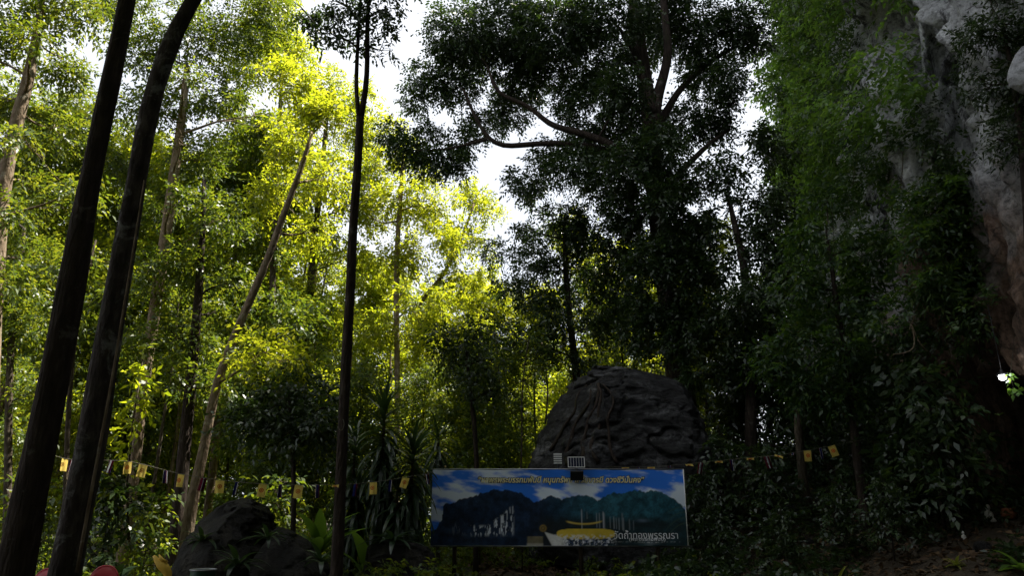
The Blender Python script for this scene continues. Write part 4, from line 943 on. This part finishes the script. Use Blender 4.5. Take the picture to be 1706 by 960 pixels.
# undergrowth and litter: uncountable cover of the ground
rng = np.random.default_rng(61)
N = 26000
ux = rng.uniform(-16, 14, N); uy = 12.3 + 24 * rng.uniform(0, 1, N) ** 1.25
vis = np.abs(ux / uy) < .78
cl_ = fbm(np.stack([ux * .5, uy * .5, ux * 0], -1), 3, 66); keep = vis & (cl_ > .47)
ux, uy, cl_ = ux[keep], uy[keep], cl_[keep]
hgt = rng.uniform(.02, 1, len(ux)) ** 1.3 * (.12 + 6.0 * np.clip(cl_ - .47, 0, .2)) * (.5 + .7 * smooth(16, 22, uy)) 
pos = np.stack([ux, uy, ground_h(ux, uy) + hgt], -1)
ax = rng.normal(0, 1, pos.shape); ax[:, 2] = np.abs(ax[:, 2]) * .5
shd = pos[:, 0] > 2.2 + rng.normal(0, .8, len(pos))  # right slope takes the darker leaf colour, standing in for shade
ug = spray_leaves(rng, pos[~shd], ax[~shd], 7, .35, .13, .06); TRIS[0] += 2 * len(ug)
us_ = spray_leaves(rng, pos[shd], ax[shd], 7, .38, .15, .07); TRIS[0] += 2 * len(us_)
tag(link('darkened_undergrowth', leaf_mesh('darkened_undergrowth', us_, M['leaf_dark'])), 'undergrowth on the right slope, leaf colour darkened to stand in for shade', 'undergrowth', kind='stuff')
tag(link('undergrowth', leaf_mesh('undergrowth', ug, M['leaf_mid'])), 'low leafy undergrowth covering the forest floor', 'undergrowth', kind='stuff')
N = 26000
lx = rng.uniform(-12, 14, N); ly = rng.uniform(9, 26, N)
pos = np.stack([lx, ly, ground_h(lx, ly) + rng.uniform(.012, .03, N)], -1)
ax = rng.normal(0, 1, pos.shape); ax[:, 2] *= .15
lt = spray_leaves(rng, pos, ax, 1, .05, .17, .085, droop=0, flat=.25); TRIS[0] += 2 * len(lt)
tag(link('leaf_litter', leaf_mesh('leaf_litter', lt, M['litter'])), 'fallen brown leaves strewn over the ground', 'leaf litter', kind='stuff')

for i, (px, py, L_, az, lab) in enumerate([(1250, 905, 1.6, .3, 'fallen branch on the slope below the last flags of the banner side'), (1420, 900, 1.9, -.5, 'long fallen branch across the middle of the right slope'), (1525, 920, 1.2, 1.2, 'short fallen branch left of the yellowish plant'), (1370, 825, 1.5, .1, 'fallen branch just below the bunting end')]):
    p = None; d = ray(px, py)
    for st in np.arange(9, 40, .1):
        p = CAM + d * st
        if p.z < gh(p.x, p.y): break
    r = thing('fallen_branch', lab, 'branch', (p.x, p.y, gh(p.x, p.y)), 0, 'fallen branches on the slope')
    pts_ = []
    for t in np.linspace(-.5, .5, 8):
        x_ = t * L_ * math.cos(az) + .05 * math.sin(t * 9 + i); y_ = t * L_ * math.sin(az) + .06 * math.cos(t * 7 + i)
        pts_.append((x_, y_, gh(p.x + x_, p.y + y_) - gh(p.x, p.y) + .05))
    MB().tube(pts_, np.linspace(.05, .018, 8), 8, .12, i).build('stick', M['bark_mid'], r)
    MB().tube([pts_[4], (pts_[4][0] + .15, pts_[4][1] - .1, pts_[4][2] + .12), (pts_[4][0] + .3, pts_[4][1] - .25, pts_[4][2] + .2)], [.02, .014, .006], 6).build('twig', M['bark_mid'], r)
# ------------------------------------------------------------------ the banner
BY = 18.0; BX0, BX1, BZ0, BZ1 = -1.865, 4.015, .935, 2.63
BW, BH = BX1 - BX0, BZ1 - BZ0
root = thing('banner', 'wide blue printed banner with a dark mountain picture and yellow Thai lettering', 'banner', ((BX0 + BX1) / 2, BY, 0))
nx, nz_ = 340, 104
U, W_ = np.meshgrid(np.linspace(0, 1, nx), np.linspace(0, 1, nz_), indexing='ij')
def wrinkle(u, v):
    p = np.stack([u * 5, v * 1.6, u * 0], -1)
    return (fbm(p, 3, 4) - .5) * .09 + .02 * (np.abs(fbm(np.stack([u * 9 + v * 2, v * 2.5, u * 0], -1), 2, 6) - .5)) + .012 * np.sin(u * 38 + 2 * v) * (1 - v) + .05 * np.exp(-((u - .86) / .035) ** 2) * np.exp(-(v / .06) ** 2) * -1.6
yo = wrinkle(U, W_)
sag = .022 * np.sin(U * math.pi * 6) ** 2 * (W_ > .9) * (W_ - .9) * 10
V = np.stack([(U - .5) * BW, yo, BZ0 + W_ * BH - sag * .5 - .012 * np.exp(-((U - .86) / .04) ** 2) * (1 - W_)], -1)
X = U * 424; Yp = (1 - W_) * 125                     # print coordinates
def mixc(c, m, col): return c * (1 - m[..., None]) + m[..., None] * np.array(col)
cloud = fbm(np.stack([X * .018 + Yp * .01, Yp * .055 - X * .012, X * 0], -1), 5, 2)
left = smooth(160, 0, X)
cm = smooth(.46, .66, cloud + .13 * left - .05 * smooth(60, 10, Yp) * (1 - left) + .05 * smooth(25, 60, Yp))
col = np.zeros(U.shape + (3,)) + np.array([.035, .21, .85])
col = mixc(col, cm, (.78, .88, 1.0))
prof = np.array([(-1, 100), (8.7, 98.6), (13.7, 88.7), (18.6, 83.7), (17.5, 62), (22.6, 57), (35.5, 56), (50, 49), (74, 43), (92, 37), (104, 34), (123.6, 34.6), (139.4, 36.2), (151, 39), (159, 45), (171, 53), (183, 51.7), (191, 46.5), (201, 43.7),
                 (216, 49.7), (234.7, 45), (260, 43.5), (269, 46), (278, 53.6), (284, 48), (306, 38), (324, 40), (340, 34), (359, 36.6), (377, 34), (391, 40), (405, 49), (417, 58), (425, 68)])
prof[4, 0] = 19.0
rough_ = (fbm(np.stack([X * .22, X * 0, X * 0], -1), 3, 8) - .5) * 5
my = np.interp(X, prof[:, 0], prof[:, 1]) + rough_
mm = smooth(-.7, .9, Yp - my)
rightm = smooth(170, 300, X)
mcol = (np.array([.011, .026, .060]) * (1 - rightm[..., None]) + np.array([.024, .10, .135]) * rightm[..., None])
tex = fbm(np.stack([X * .12, Yp * .12, X * 0], -1), 4, 15)
mcol = mcol * (.15 + 1.9 * tex[..., None] * (.4 + 1.2 * fbm(np.stack([X * .5, Yp * .5, X * 0], -1), 3, 16))[..., None])
lowd = smooth(70, 90, Yp) * smooth(150, 200, X)
mcol = mcol * (1 - .75 * lowd[..., None]) + np.array([.012, .012, .010]) * .75 * lowd[..., None]
col = col * (1 - mm[..., None]) + mcol * mm[..., None]
st = fbm(np.stack([X * .42, Yp * .10, X * 0], -1), 4, 19)
band = smooth(62, 72, X) * smooth(140, 132, X) * smooth(0, 6, Yp - (112 - .36 * (X - 62) * smooth(95, 140, X) - 22 - 8 * smooth(90, 110, X))) * smooth(114 - .02 * X, 106 - .02 * X, Yp)
col = mixc(col, smooth(.50, .60, st) * band, (.7, .75, .82))
col = mixc(col, smooth(.55, .66, st) * smooth(28, 40, X) * smooth(66, 50, X) * smooth(84, 96, Yp) * smooth(112, 104, Yp) * .35, (.3, .33, .4))
for xx, y0, y1, a in [(250, 66, 98, .75), (375, 72, 96, .4), (398, 72, 97, .5), (430, 70, 97, .85), (440, 72, 98, .6), (488, 78, 97, .4), (520, 78, 98, .55), (540, 80, 98, .35), (562, 80, 100, .5), (592, 72, 100, .5), (600, 80, 102, .4), (650, 82, 100, .35), (685, 84, 100, .25), (295, 70, 82, .3)]:
    cx = xx / 5.05 + 201
    col = mixc(col, np.exp(-((X - cx) / .75) ** 2) * smooth(y0 - 2, y0 + 2, Yp) * smooth(y1 + 1, y1 - 1, Yp) * a, (.55, .58, .62))
arc = np.exp(-((Yp - (90 - ((X - 254) / 32) ** 2 * 5)) / 1.3) ** 2) * smooth(222, 230, X) * smooth(288, 278, X)
col = mixc(col, arc * .9, (.85, .62, .12))
gold = smooth(1.05, .85, (((X - 257) / 49) ** 4 + np.abs((Yp - 106) / 8.5) ** 3))
col = mixc(col, gold * (.75 + .25 * tex), (.85, .62, .06))
bl = fbm(np.stack([X * .35, Yp * .4, X * 0], -1), 3, 29)
col = mixc(col, smooth(.46, .6, bl) * smooth(196, 206, X) * smooth(310, 296, X) * smooth(105, 111, Yp) * .9, (.85, .86, .90))
col = mixc(col, smooth(.5, .56, vnoise(np.stack([X * .5, Yp * .5, X * 0], -1), 41)) * smooth(215, 225, X) * smooth(300, 290, X) * smooth(110, 116, Yp) * .6, (.05, .09, .22))
tri = smooth(-1, 1, (Yp - 104) - (X - 192) * .30) * smooth(-1, 1, (X - 190) - .55 * (Yp - 106)) * smooth(228, 214, X)
col = mixc(col, tri * .85, (.85, .84, .80))
col = mixc(col, smooth(158, 162, X) * smooth(187, 184, X) * smooth(109, 111, Yp) * .6 * (.4 + tex), (.42, .36, .20))
col = mixc(col, smooth(158, 160, X) * smooth(187, 185, X) * smooth(120, 122, Yp) * .6, (.5, .48, .44))
col = mixc(col, np.exp(-((np.hypot(X - 186, Yp - 97) - 4.6) / 1.3) ** 2) * .7 + np.exp(-(np.hypot(X - 186, Yp - 97) / 2.2) ** 2) * .8, (.40, .26, .05))
col = mixc(col, np.exp(-(((X - 352) / 9) ** 2 + ((Yp - 84) / 2.5) ** 2)) * .8, (.14, .20, .27))
for k in range(4):
    fr = np.exp(-((Yp - (62 + k * 9) - ((X - 424) / 34) ** 2 * (12 + 4 * k)) / 1.1) ** 2) * smooth(386, 400, X)
    col = mixc(col, fr * .35, (.10, .14, .07))
# one line of print too small to read
tick = (vnoise(np.stack([X * .9, X * 0, X * 0], -1), 51) > .42) & (X > 300) & (X < 412) & (np.abs(Yp - 119) < 1.1) & ~((X > 333) & (X < 337)) & ~((X > 366) & (X < 371))
col = mixc(col, tick * .45, (.5, .52, .5))
mesh = mesh_np('sheet', V, (lambda I: np.stack([I[:-1, :-1], I[1:, :-1], I[1:, 1:], I[:-1, 1:]], -1).reshape(-1, 4))(np.arange(nx * nz_).reshape(nx, nz_)), (), True)
ca = mesh.color_attributes.new('print', 'FLOAT_COLOR', 'POINT')
ca.data.foreach_set('color', np.concatenate([np.clip(col, 0, 1), np.ones(U.shape + (1,))], -1).astype(np.float32).ravel())
m, t, o = new_mat('printed_vinyl')
at_ = nd(t, 'ShaderNodeAttribute', attribute_name='print'); p = nd(t, 'ShaderNodeBsdfPrincipled'); p.inputs['Roughness'].default_value = .42; p.inputs['Specular IOR Level'].default_value = .35
t.links.new(at_.outputs['Color'], p.inputs['Base Color']); t.links.new(p.outputs[0], o.inputs['Surface']); mesh.materials.append(m)
link('sheet', mesh, root)
def lettering(body, x0px, x1px, ypx, hpx, mat, y, shear=0.0, bold=0.0, name='lettering', xs=1.0):
    c = bpy.data.curves.new(name, 'FONT'); c.body = body; c.size = 1; c.shear = shear; c.offset = bold; c.resolution_u = 2; c.extrude = 0.0
    ob = bpy.data.objects.new(name, c); COL.objects.link(ob)
    dg = bpy.context.evaluated_depsgraph_get(); me = bpy.data.meshes.new_from_object(ob.evaluated_get(dg))
    bpy.data.objects.remove(ob); bpy.data.curves.remove(c)
    n = len(me.vertices); co = np.zeros(n * 3, np.float32); me.vertices.foreach_get('co', co); co = co.reshape(-1, 3)
    mn, mxv = co.min(0), co.max(0)
    u = (x0px + (co[:, 0] - mn[0]) / (mxv[0] - mn[0]) * (x1px - x0px)) / 424
    v = 1 - (ypx - (co[:, 1] - mn[1]) / (mxv[1] - mn[1]) * hpx) / 125
    ww = wrinkle(u, v)
    P = np.stack([(u - .5) * BW, ww - y, BZ0 + v * BH], -1)
    me.vertices.foreach_set('co', P.astype(np.float32).ravel()); me.materials.clear(); me.materials.append(mat); me.update(); me.name = name
    return link(name, me, root)
T1_ = '\u201cขอพรพระบรรทมพันปี หนุนทรัพย์ เสริมบารมี ดวงชีวีมั่นคง\u201d'
lettering(T1_, 76.5, 359, 26, 16.6, M['ink'], .006, .22, .075, 'lettering_outline')
tag(lettering(T1_, 78, 358, 25.5, 15.4, M['gold_letter'], .012, .22, .028), 'slanted yellow Thai headline with a dark outline')
tag(lettering('วัดถ้ำทองพรรณรา', 303, 409, 114, 14, M['white_letter'], .010, 0, .004), 'white Thai name line at the lower right')
tag(lettering('(พระบรรทมพันปี)', 328, 388, 118.5, 7, M['white_letter'], .010, 0, .002), 'small white Thai line in brackets')
ox = (BX0 + BX1) / 2
fr = MB()
for (a, b) in [((BX0 - .02, BZ1 + .012), (BX1 + .03, BZ1 + .012)), ((BX0 - .02, BZ0 - .015), (BX1 + .12, BZ0 - .015))]:
    fr = MB(); fr.tube([(a[0] - ox, .05, a[1]), ((a[0] + b[0]) / 2 - ox, .05, a[1]), (b[0] - ox, .05, b[1])], .016, 8); fr.build('rail', M['steel'], root)
MB().tube([(BX1 + .012 - ox, .0, BZ0), (BX1 + .012 - ox, .0, 1.7), (BX1 + .012 - ox, .0, BZ1)], .012, 8).build('edge_pipe', M['white_paint'], root)
for px in (757, 968, 1097):
    p = at(px, 935, BY + .12); g = gh(p.x, BY)
    MB().tube([(p.x - ox, .12, g - .1), (p.x - ox, .12, 1.5), (p.x - ox, .12, BZ1 - .02)], .05, 10, .04).build('post', M['wood_post'], root)

# solar lamps on the banner top
def solar(label, px, py, w, h, Y, white):
    p = at(px, py, Y); s = mpp(px, py, Y)
    r = thing('solar_lamp', label, 'solar lamp', (p.x, p.y, BZ1 - .01), 0, 'solar lamps over the banner')
    W, H = w * s, h * s; zc = p.z - BZ1 + .01
    MB().tube([(0, .07, -.05), (0, .07, zc * .6), (0, .05, zc)], .014, 8).build('bracket', M['steel'], r)
    if not white:
        MB().box((0, 0, zc), (W, .025, H), 0, R(-14)).build('panel', M['ink'], r, False)
        rot = Matrix.Rotation(R(-14), 3, 'X')
        for k in range(7):
            x = -W / 2 + W * k / 6
            c = rot @ Vector((0, -.016, 0)); MB().box((x, c.y, zc + c.z), (.005 if 0 < k < 6 else .016, .012, H), 0, R(-14)).build('frame_strip', M['white_paint'], r, False)
        for sgn in (-1, 1):
            c = rot @ Vector((0, -.017, sgn * H / 2)); MB().box((0, c.y, zc + c.z), (W + .012, .014, .016), 0, R(-14)).build('frame_strip', M['white_paint'], r, False)
        MB().box((0, -.06, -.13), (.30, .07, .22), 0, R(20)).build('floodlight', M['black_plastic'], r, False)
    else:
        MB().box((0, 0, zc), (W, .05, H)).build('housing', M['black_plastic'], r, False)
        for k in range(5):
            MB().box((0, -.032, zc - H * .40 + H * .8 * k / 4), (W * .86, .014, H * .13)).build('led_strip', M['white_paint'], r, False)
solar('framed solar panel lamp standing on the top edge of the banner', 960, 771, 27, 17, 17.92, False)
solar('small louvred white lamp left of the solar panel', 929, 765, 16, 18, 18.3, True)

# ------------------------------------------------------------------ bunting
def flag_mesh(kind, seed, fold):
    rr = np.random.default_rng(seed); nxx, nzz = 11, 9; w, h = .140, .212
    u, v = np.meshgrid(np.linspace(0, 1, nxx), np.linspace(0, 1, nzz), indexing='ij')
    x = (u - .5) * w; z = -v * h; y = .012 * np.sin(u * 7 + seed) * (.3 + v) + .02 * v * rr.normal()
    if kind == 's': x *= .5; y += .035 * np.sin(u * 9 + seed) * 1.0
    if fold: z = -h * (.12 + .18 * np.abs(u - .4)) * v; y += .02 * np.sin(u * 5)
    V = np.stack([x, y, z], -1).reshape(-1, 3)
    I = np.arange(nxx * nzz).reshape(nxx, nzz); F = np.stack([I[:-1, :-1], I[:-1, 1:], I[1:, 1:], I[1:, :-1]], -1).reshape(-1, 4)
    if kind == 'y': return mesh_np('flag', V, F, [M['flag_yellow']], True), (u, v, x, y, z)
    strip = np.repeat(np.array([0, 0, 1, 2, 2, 2, 2, 1, 0, 0])[:, None], nzz - 1, 1).ravel()
    return mesh_np('flag', V, F, [M['flag_red'], M['flag_white'], M['flag_blue']], True, strip), None
def wheel_mesh():
    V = []; F = []
    def ringseg(r0, r1, n=24):
        o = len(V)
        for k in range(n):
            a = 2 * math.pi * k / n; V.append((r0 * math.cos(a), 0, r0 * math.sin(a))); V.append((r1 * math.cos(a), 0, r1 * math.sin(a)))
        for k in range(n):
            j = (k + 1) % n; F.append((o + 2 * k, o + 2 * k + 1, o + 2 * j + 1, o + 2 * j))
    ringseg(.036, .050); ringseg(.002, .014)
    for k in range(8):
        a = 2 * math.pi * k / 8; c, s = math.cos(a), math.sin(a); o = len(V)
        for r_, w in ((.012, .004), (.012, -.004), (.04, -.004), (.04, .004)): V.append((r_ * c - w * s, -.001, r_ * s + w * c))
        F.append((o, o + 1, o + 2, o + 3))
    return mesh_np('emblem', V, F, [M['emblem_red']])
WHEEL = wheel_mesh()
def bunting(label, cordpts, flags, fs=1.0):
    P = [Vector(c) for c in cordpts]; b = P[0].copy()
    r = thing('bunting', label, 'bunting', tuple(b), 0, 'strings of small flags')
    q, rr = refine([tuple(p - b) for p in P], [.005] * len(P), .15)
    MB().tube(q, .005, 5, 0, 1).build('cord', M['cord'], r)
    for i, (px, kind, fold, tilt) in enumerate(flags):
        sx = [proj(np.array([tuple(Vector(c) + b)]))[0][0] for c in q]
        j = int(np.argmin(np.abs(np.array(sx) - px))); pos = q[j]
        m, g = flag_mesh(kind, i + int(px), fold)
        f = link('flag', m, r, (pos[0], pos[1], pos[2] - .004)); f.rotation_euler = (0, tilt, random.Random(int(px)).uniform(-.5, .5)); f.scale = (fs, fs, fs)
        f['label'] = 'yellow flag with a red wheel emblem' if kind == 'y' else 'striped red white and blue flag'
        if kind == 'y':
            e = link('emblem', WHEEL, f, (0, -.03, -.10 if not fold else -.022)); e.scale = (.75, 1, .75 if not fold else .18)
            e.rotation_euler = (0, 0, 0)
bunting('left string of yellow wheel flags and striped flags tied to the forked trunk',
        [at(70, 752, 13.6), at(108, 767, 13.6), at(215, 768, 13.4), at(305, 792, 13.2), at(368, 801, 13.0), at(432, 807, 12.9), at(495, 809, 12.85), at(560, 808, 12.82)],
        [(109, 'y', 0, .1), (125, 's', 0, .1), (184, 's', 0, .2), (214, 'y', 0, -.1), (243, 'y', 0, .12), (274, 's', 0, .0), (305, 'y', 0, .1), (337, 's', 0, .1), (368, 'y', 0, -.02), (400, 's', 0, .15), (432, 'y', 0, .08), (463, 's', 0, .05), (495, 'y', 0, .08), (527, 's', 0, -.05), (555, 'y', 1, 0)])
bunting('middle string of flags between the forked trunk and the banner',
        [at(560, 808, 12.82), at(592, 807, 13.4), at(622, 804, 14.0), at(652, 800, 14.6), at(680, 795, 15.2), at(712, 790, 16.5), at(722, 786, 17.9)],
        [(592, 's', 0, 0), (622, 'y', 0, .0), (652, 's', 0, 0), (677, 'y', 0, .28), (710, 's', 0, -.2)])
bunting('right string of flags running from the banner into the dark slope',
        [at(1010, 779, 18.3), at(1080, 779, 18.3), at(1143, 774, 18.3), at(1198, 768, 18.4), at(1250, 763, 18.5), at(1297, 759, 16.0), at(1344, 751, 18.7), at(1391, 742, 18.8), at(1440, 733, 18.9)],
        [(1040, 'y', 1, 0), (1062, 's', 1, 0), (1088, 'y', 1, 0), (1115, 's', 1, 0), (1143, 'y', 1, 0), (1172, 's', 0, .2), (1198, 'y', 1, 0), (1222, 's', 0, -.1), (1250, 'y', 1, 0), (1275, 's', 0, -.2), (1297, 'y', 1, .3), (1320, 's', 1, 0), (1344, 'y', 0, .02), (1368, 's', 0, -.1), (1389, 'y', 0, -.3)], 1.25)

# ------------------------------------------------------------------ plastic chairs, bin, yellow ornament
def chair(label, px, pytop, Y, rz):
    p = at(px, pytop, Y); x, y = p.x, p.y; g = gh(x, y); top = p.z - g
    r = thing('plastic_chair', label, 'chair', (x, y, g), rz, 'red plastic chairs'); k = top / .86
    m = r
    a = np.linspace(0, 1, 13); W = .40
    V = []; F = []
    for i in range(13):                       # rounded back shell
        t = i / 12; xx = (t - .5) * W; ytop = .86 - .16 * abs(2 * t - 1) ** 2.6; yb = .09 * (1 - (2 * t - 1) ** 2)
        for zz, off in ((.42, 0), (.56, .02), (.70, .05), (ytop, .08)):
            z2 = min(zz, ytop)
            V.append((xx, .2 + off * .6 + yb * .5 - .03, z2 * k))
    n = len(V); V += [(q[0], q[1] + .022, q[2]) for q in V]
    for i in range(12):
        for j in range(3):
            a0 = i * 4 + j; F += [(a0, a0 + 4, a0 + 5, a0 + 1), (n + a0 + 1, n + a0 + 5, n + a0 + 4, n + a0)]
        F.append((i * 4 + 3, i * 4 + 7, n + i * 4 + 7, n + i * 4 + 3))
    MB().add(V, F).build('backrest', M['red_plastic'], r)
    MB().tube([(V[i * 4 + 3][0], V[i * 4 + 3][1] + .011, V[i * 4 + 3][2]) for i in range(13)], .014, 6).build('rim', M['red_plastic'], r)
    MB().box((0, 0, .43 * k), (.42, .42, .04)).build('seat', M['red_plastic'], r)
    for sx in (-1, 1):
        for sy in (-1, 1):
            MB().tube([(sx * .17, sy * .17, .42 * k), (sx * .2, sy * .2, .2 * k), (sx * .22, sy * .22, 0)], [.028, .025, .022], 8).build('leg', M['red_plastic'], r)
chair('red plastic chair back at the bottom edge right of the kinked trunk', 166, 946, 11.3, R(8))
chair('red plastic chair back at the bottom edge between the two foreground trunks', 60, 951, 11.3, R(-6))
p = at(339, 949, 12.4); g = gh(p.x, p.y); h = p.z - g
r = thing('rubbish_bin', 'dark green round bin in front of the left boulder', 'bin', (p.x, p.y, g))
MB().lathe([(.15, 0), (.16, .02), (.19, h - .03), (.19, h - .02), (.175, h - .02), (.15, .05)], seg=24).build('body', M['green_plastic'], r)
MB().tube([(.195 * math.cos(a), .195 * math.sin(a), h - .01) for a in np.linspace(0, 2 * math.pi, 25)], .012, 6, cap=False).build('rim', M['steel'], r)
oc = [at(256, 927, 12.6), at(262, 936, 12.6), at(270, 944, 12.6), at(279, 950, 12.6), at(281, 962, 12.6), at(280, 985, 12.6), at(279, 1010, 12.6)]
b = Vector((oc[-1].x, 12.6, gh(oc[-1].x, 12.6)))
r = thing('curved_ornament', 'yellow painted curved ornament at the bottom edge left of the bin', 'ornament', tuple(b))
q, rr = refine([tuple(v - b) for v in oc] + [(0, 0, -.02)], [.02, .05, .075, .07, .055, .05, .05, .06], .05)
MB().tube(q, rr, 12, .08, 3).build('body', M['yellow_paint'], r)
MB().tube([tuple(at(265, 925, 12.58) - b), tuple(at(270, 934, 12.58) - b), tuple(at(280, 937, 12.58) - b)], [.01, .035, .012], 8).build('fin', M['yellow_paint'], r)

# ------------------------------------------------------------------ figurines, cave lamp, hanging root, stump
def on_ground(px, py, hi=45):
    d = ray(px, py)
    for st in np.arange(8, hi, .05):
        p = CAM + d * st
        if p.z < gh(p.x, p.y): return Vector((p.x, p.y, gh(p.x, p.y)))
    return CAM + d * 18
def figurine(label, px, py, hpx, mat='stone_white'):
    p = on_ground(px, py); s = hpx * mpp(px, py, p.y)
    r = thing('figurine', label, 'figurine', tuple(p), 0, 'small figurines by the cave')
    MB().lathe([(.30, 0), (.34, .06), (.30, .16), (.22, .24), (.24, .40), (.20, .55), (.10, .62), (.085, .66)], seg=14, sx=1, sy=.8).build('body', M[mat], r)
    MB().lathe([(.06, .64), (.12, .70), (.135, .78), (.11, .88), (.06, .94), (.03, 1.0)], seg=12).build('head', M[mat], r)
    r.scale = (s, s, s); return r
figurine('tall pale figurine at the foot of the cave mouth', 1650, 872, 30)
figurine('small white seated figurine below the cave', 1607, 903, 16)
figurine('small white figurine left of the cave on the slope', 1546, 836, 17)
p = on_ground(1683, 868)
r = thing('clay_pot', 'reddish clay pot beside the tall pale figurine', 'pot', tuple(p))
MB().lathe([(.09, 0), (.14, .06), (.16, .14), (.13, .20), (.145, .23), (.12, .23), (.10, .18)], seg=16).build('body', M['terracotta'], r)
# lamp in the cave mouth
lp = at(1670, 628, 15.4)
m, t, o = new_mat('lit_bulb'); e = nd(t, 'ShaderNodeEmission'); e.inputs['Color'].default_value = (.9, .95, 1, 1); e.inputs['Strength'].default_value = 9; t.links.new(e.outputs[0], o.inputs['Surface'])
r = thing('cave_lamp', 'small lit white lamp hanging at the cave mouth', 'lamp', tuple(lp))
MB().lathe([(.018, -.075), (.05, -.062), (.072, -.028), (.072, .0), (.055, .04), (.03, .065)], seg=16).build('bulb', m, r)
MB().lathe([(.12, .03), (.125, .035), (.07, .085), (.04, .10), (.03, .14), (.012, .16)], seg=16).build('socket', M['black_plastic'], r)
MB().tube([(0, 0, .15), (.03, .05, .8), (.05, .1, 1.6)], .008, 6).build('wire', M['black_plastic'], r)
pl_ = bpy.data.lights.new('lamp_light', 'POINT'); pl_.energy = 2.2; pl_.color = (.95, .97, 1); pl_.shadow_soft_size = .08
plo = bpy.data.objects.new('lamp_light', pl_); COL.objects.link(plo); plo.parent = r; plo.location = (-.05, -.25, -.05)
iv = []
rng = np.random.default_rng(4)
for px, py in ((1681, 628), (1686, 650), (1694, 648)):
    c = at(px, py, 15.3); iv.append(spray_leaves(rng, np.array([tuple(c)] * 3), rng.normal(0, 1, (3, 3)), 3, .1, .12, .09))
rt = at(1690, 560, 15.3)
r = thing('hanging_vine', 'thin hanging vine with a few leaves beside the cave lamp', 'vine', tuple(rt))
link('foliage', leaf_mesh('foliage', np.concatenate(iv) - np.array(rt), M['leaf_broad']), r)
MB().tube([tuple(at(x, y, 15.3) - rt) for x, y in ((1690, 560), (1686, 600), (1683, 628), (1690, 650))], .006, 5).build('stem', M['bark_mid'], r)
def pale_root(label, strands, Y):
    b = at(*strands[0][0], Y); r = thing('hanging_root', label, 'root', tuple(b))
    for s in strands:
        q, rr = refine([tuple(at(x, y, Y) - b) for x, y in s], np.linspace(.022, .012, len(s)), .12)
        MB().tube(q, rr, 6, .1, 2).build('strand', M['bark_pale'], r)
pale_root('pale bent root hanging over the dark hollow in the cliff foot', [[(1540, 470), (1532, 500), (1522, 535), (1515, 550)], [(1518, 540), (1524, 560), (1527, 580), (1520, 588), (1505, 589), (1488, 591)], [(1520, 545), (1528, 565), (1533, 580), (1545, 586)]], 17.0)
sp = at(1330, 725, 20.5); g = gh(sp.x, sp.y)
r = thing('tree_stump', 'pale broken upright stump above the bunting end on the right', 'stump', (sp.x, sp.y, g - .05))
hh = at(1330, 682, 20.5).z - g
MB().tube([(0, 0, 0), (.0, 0, hh * .4), (.02, 0, hh * .8), (.03, 0, hh)], [.16, .12, .11, .07], 12, .15, 5).build('trunk', M['bark_mid'], r)
MB().tube([(.03, 0, hh - .1), (.0, 0, hh + .12), (-.05, 0, hh + .2)], [.05, .025, .006], 6, .1, 5).build('splinter', M['bark_pale'], r)
print('leaf tris', TRIS[0], 'objects', len(scene.objects))
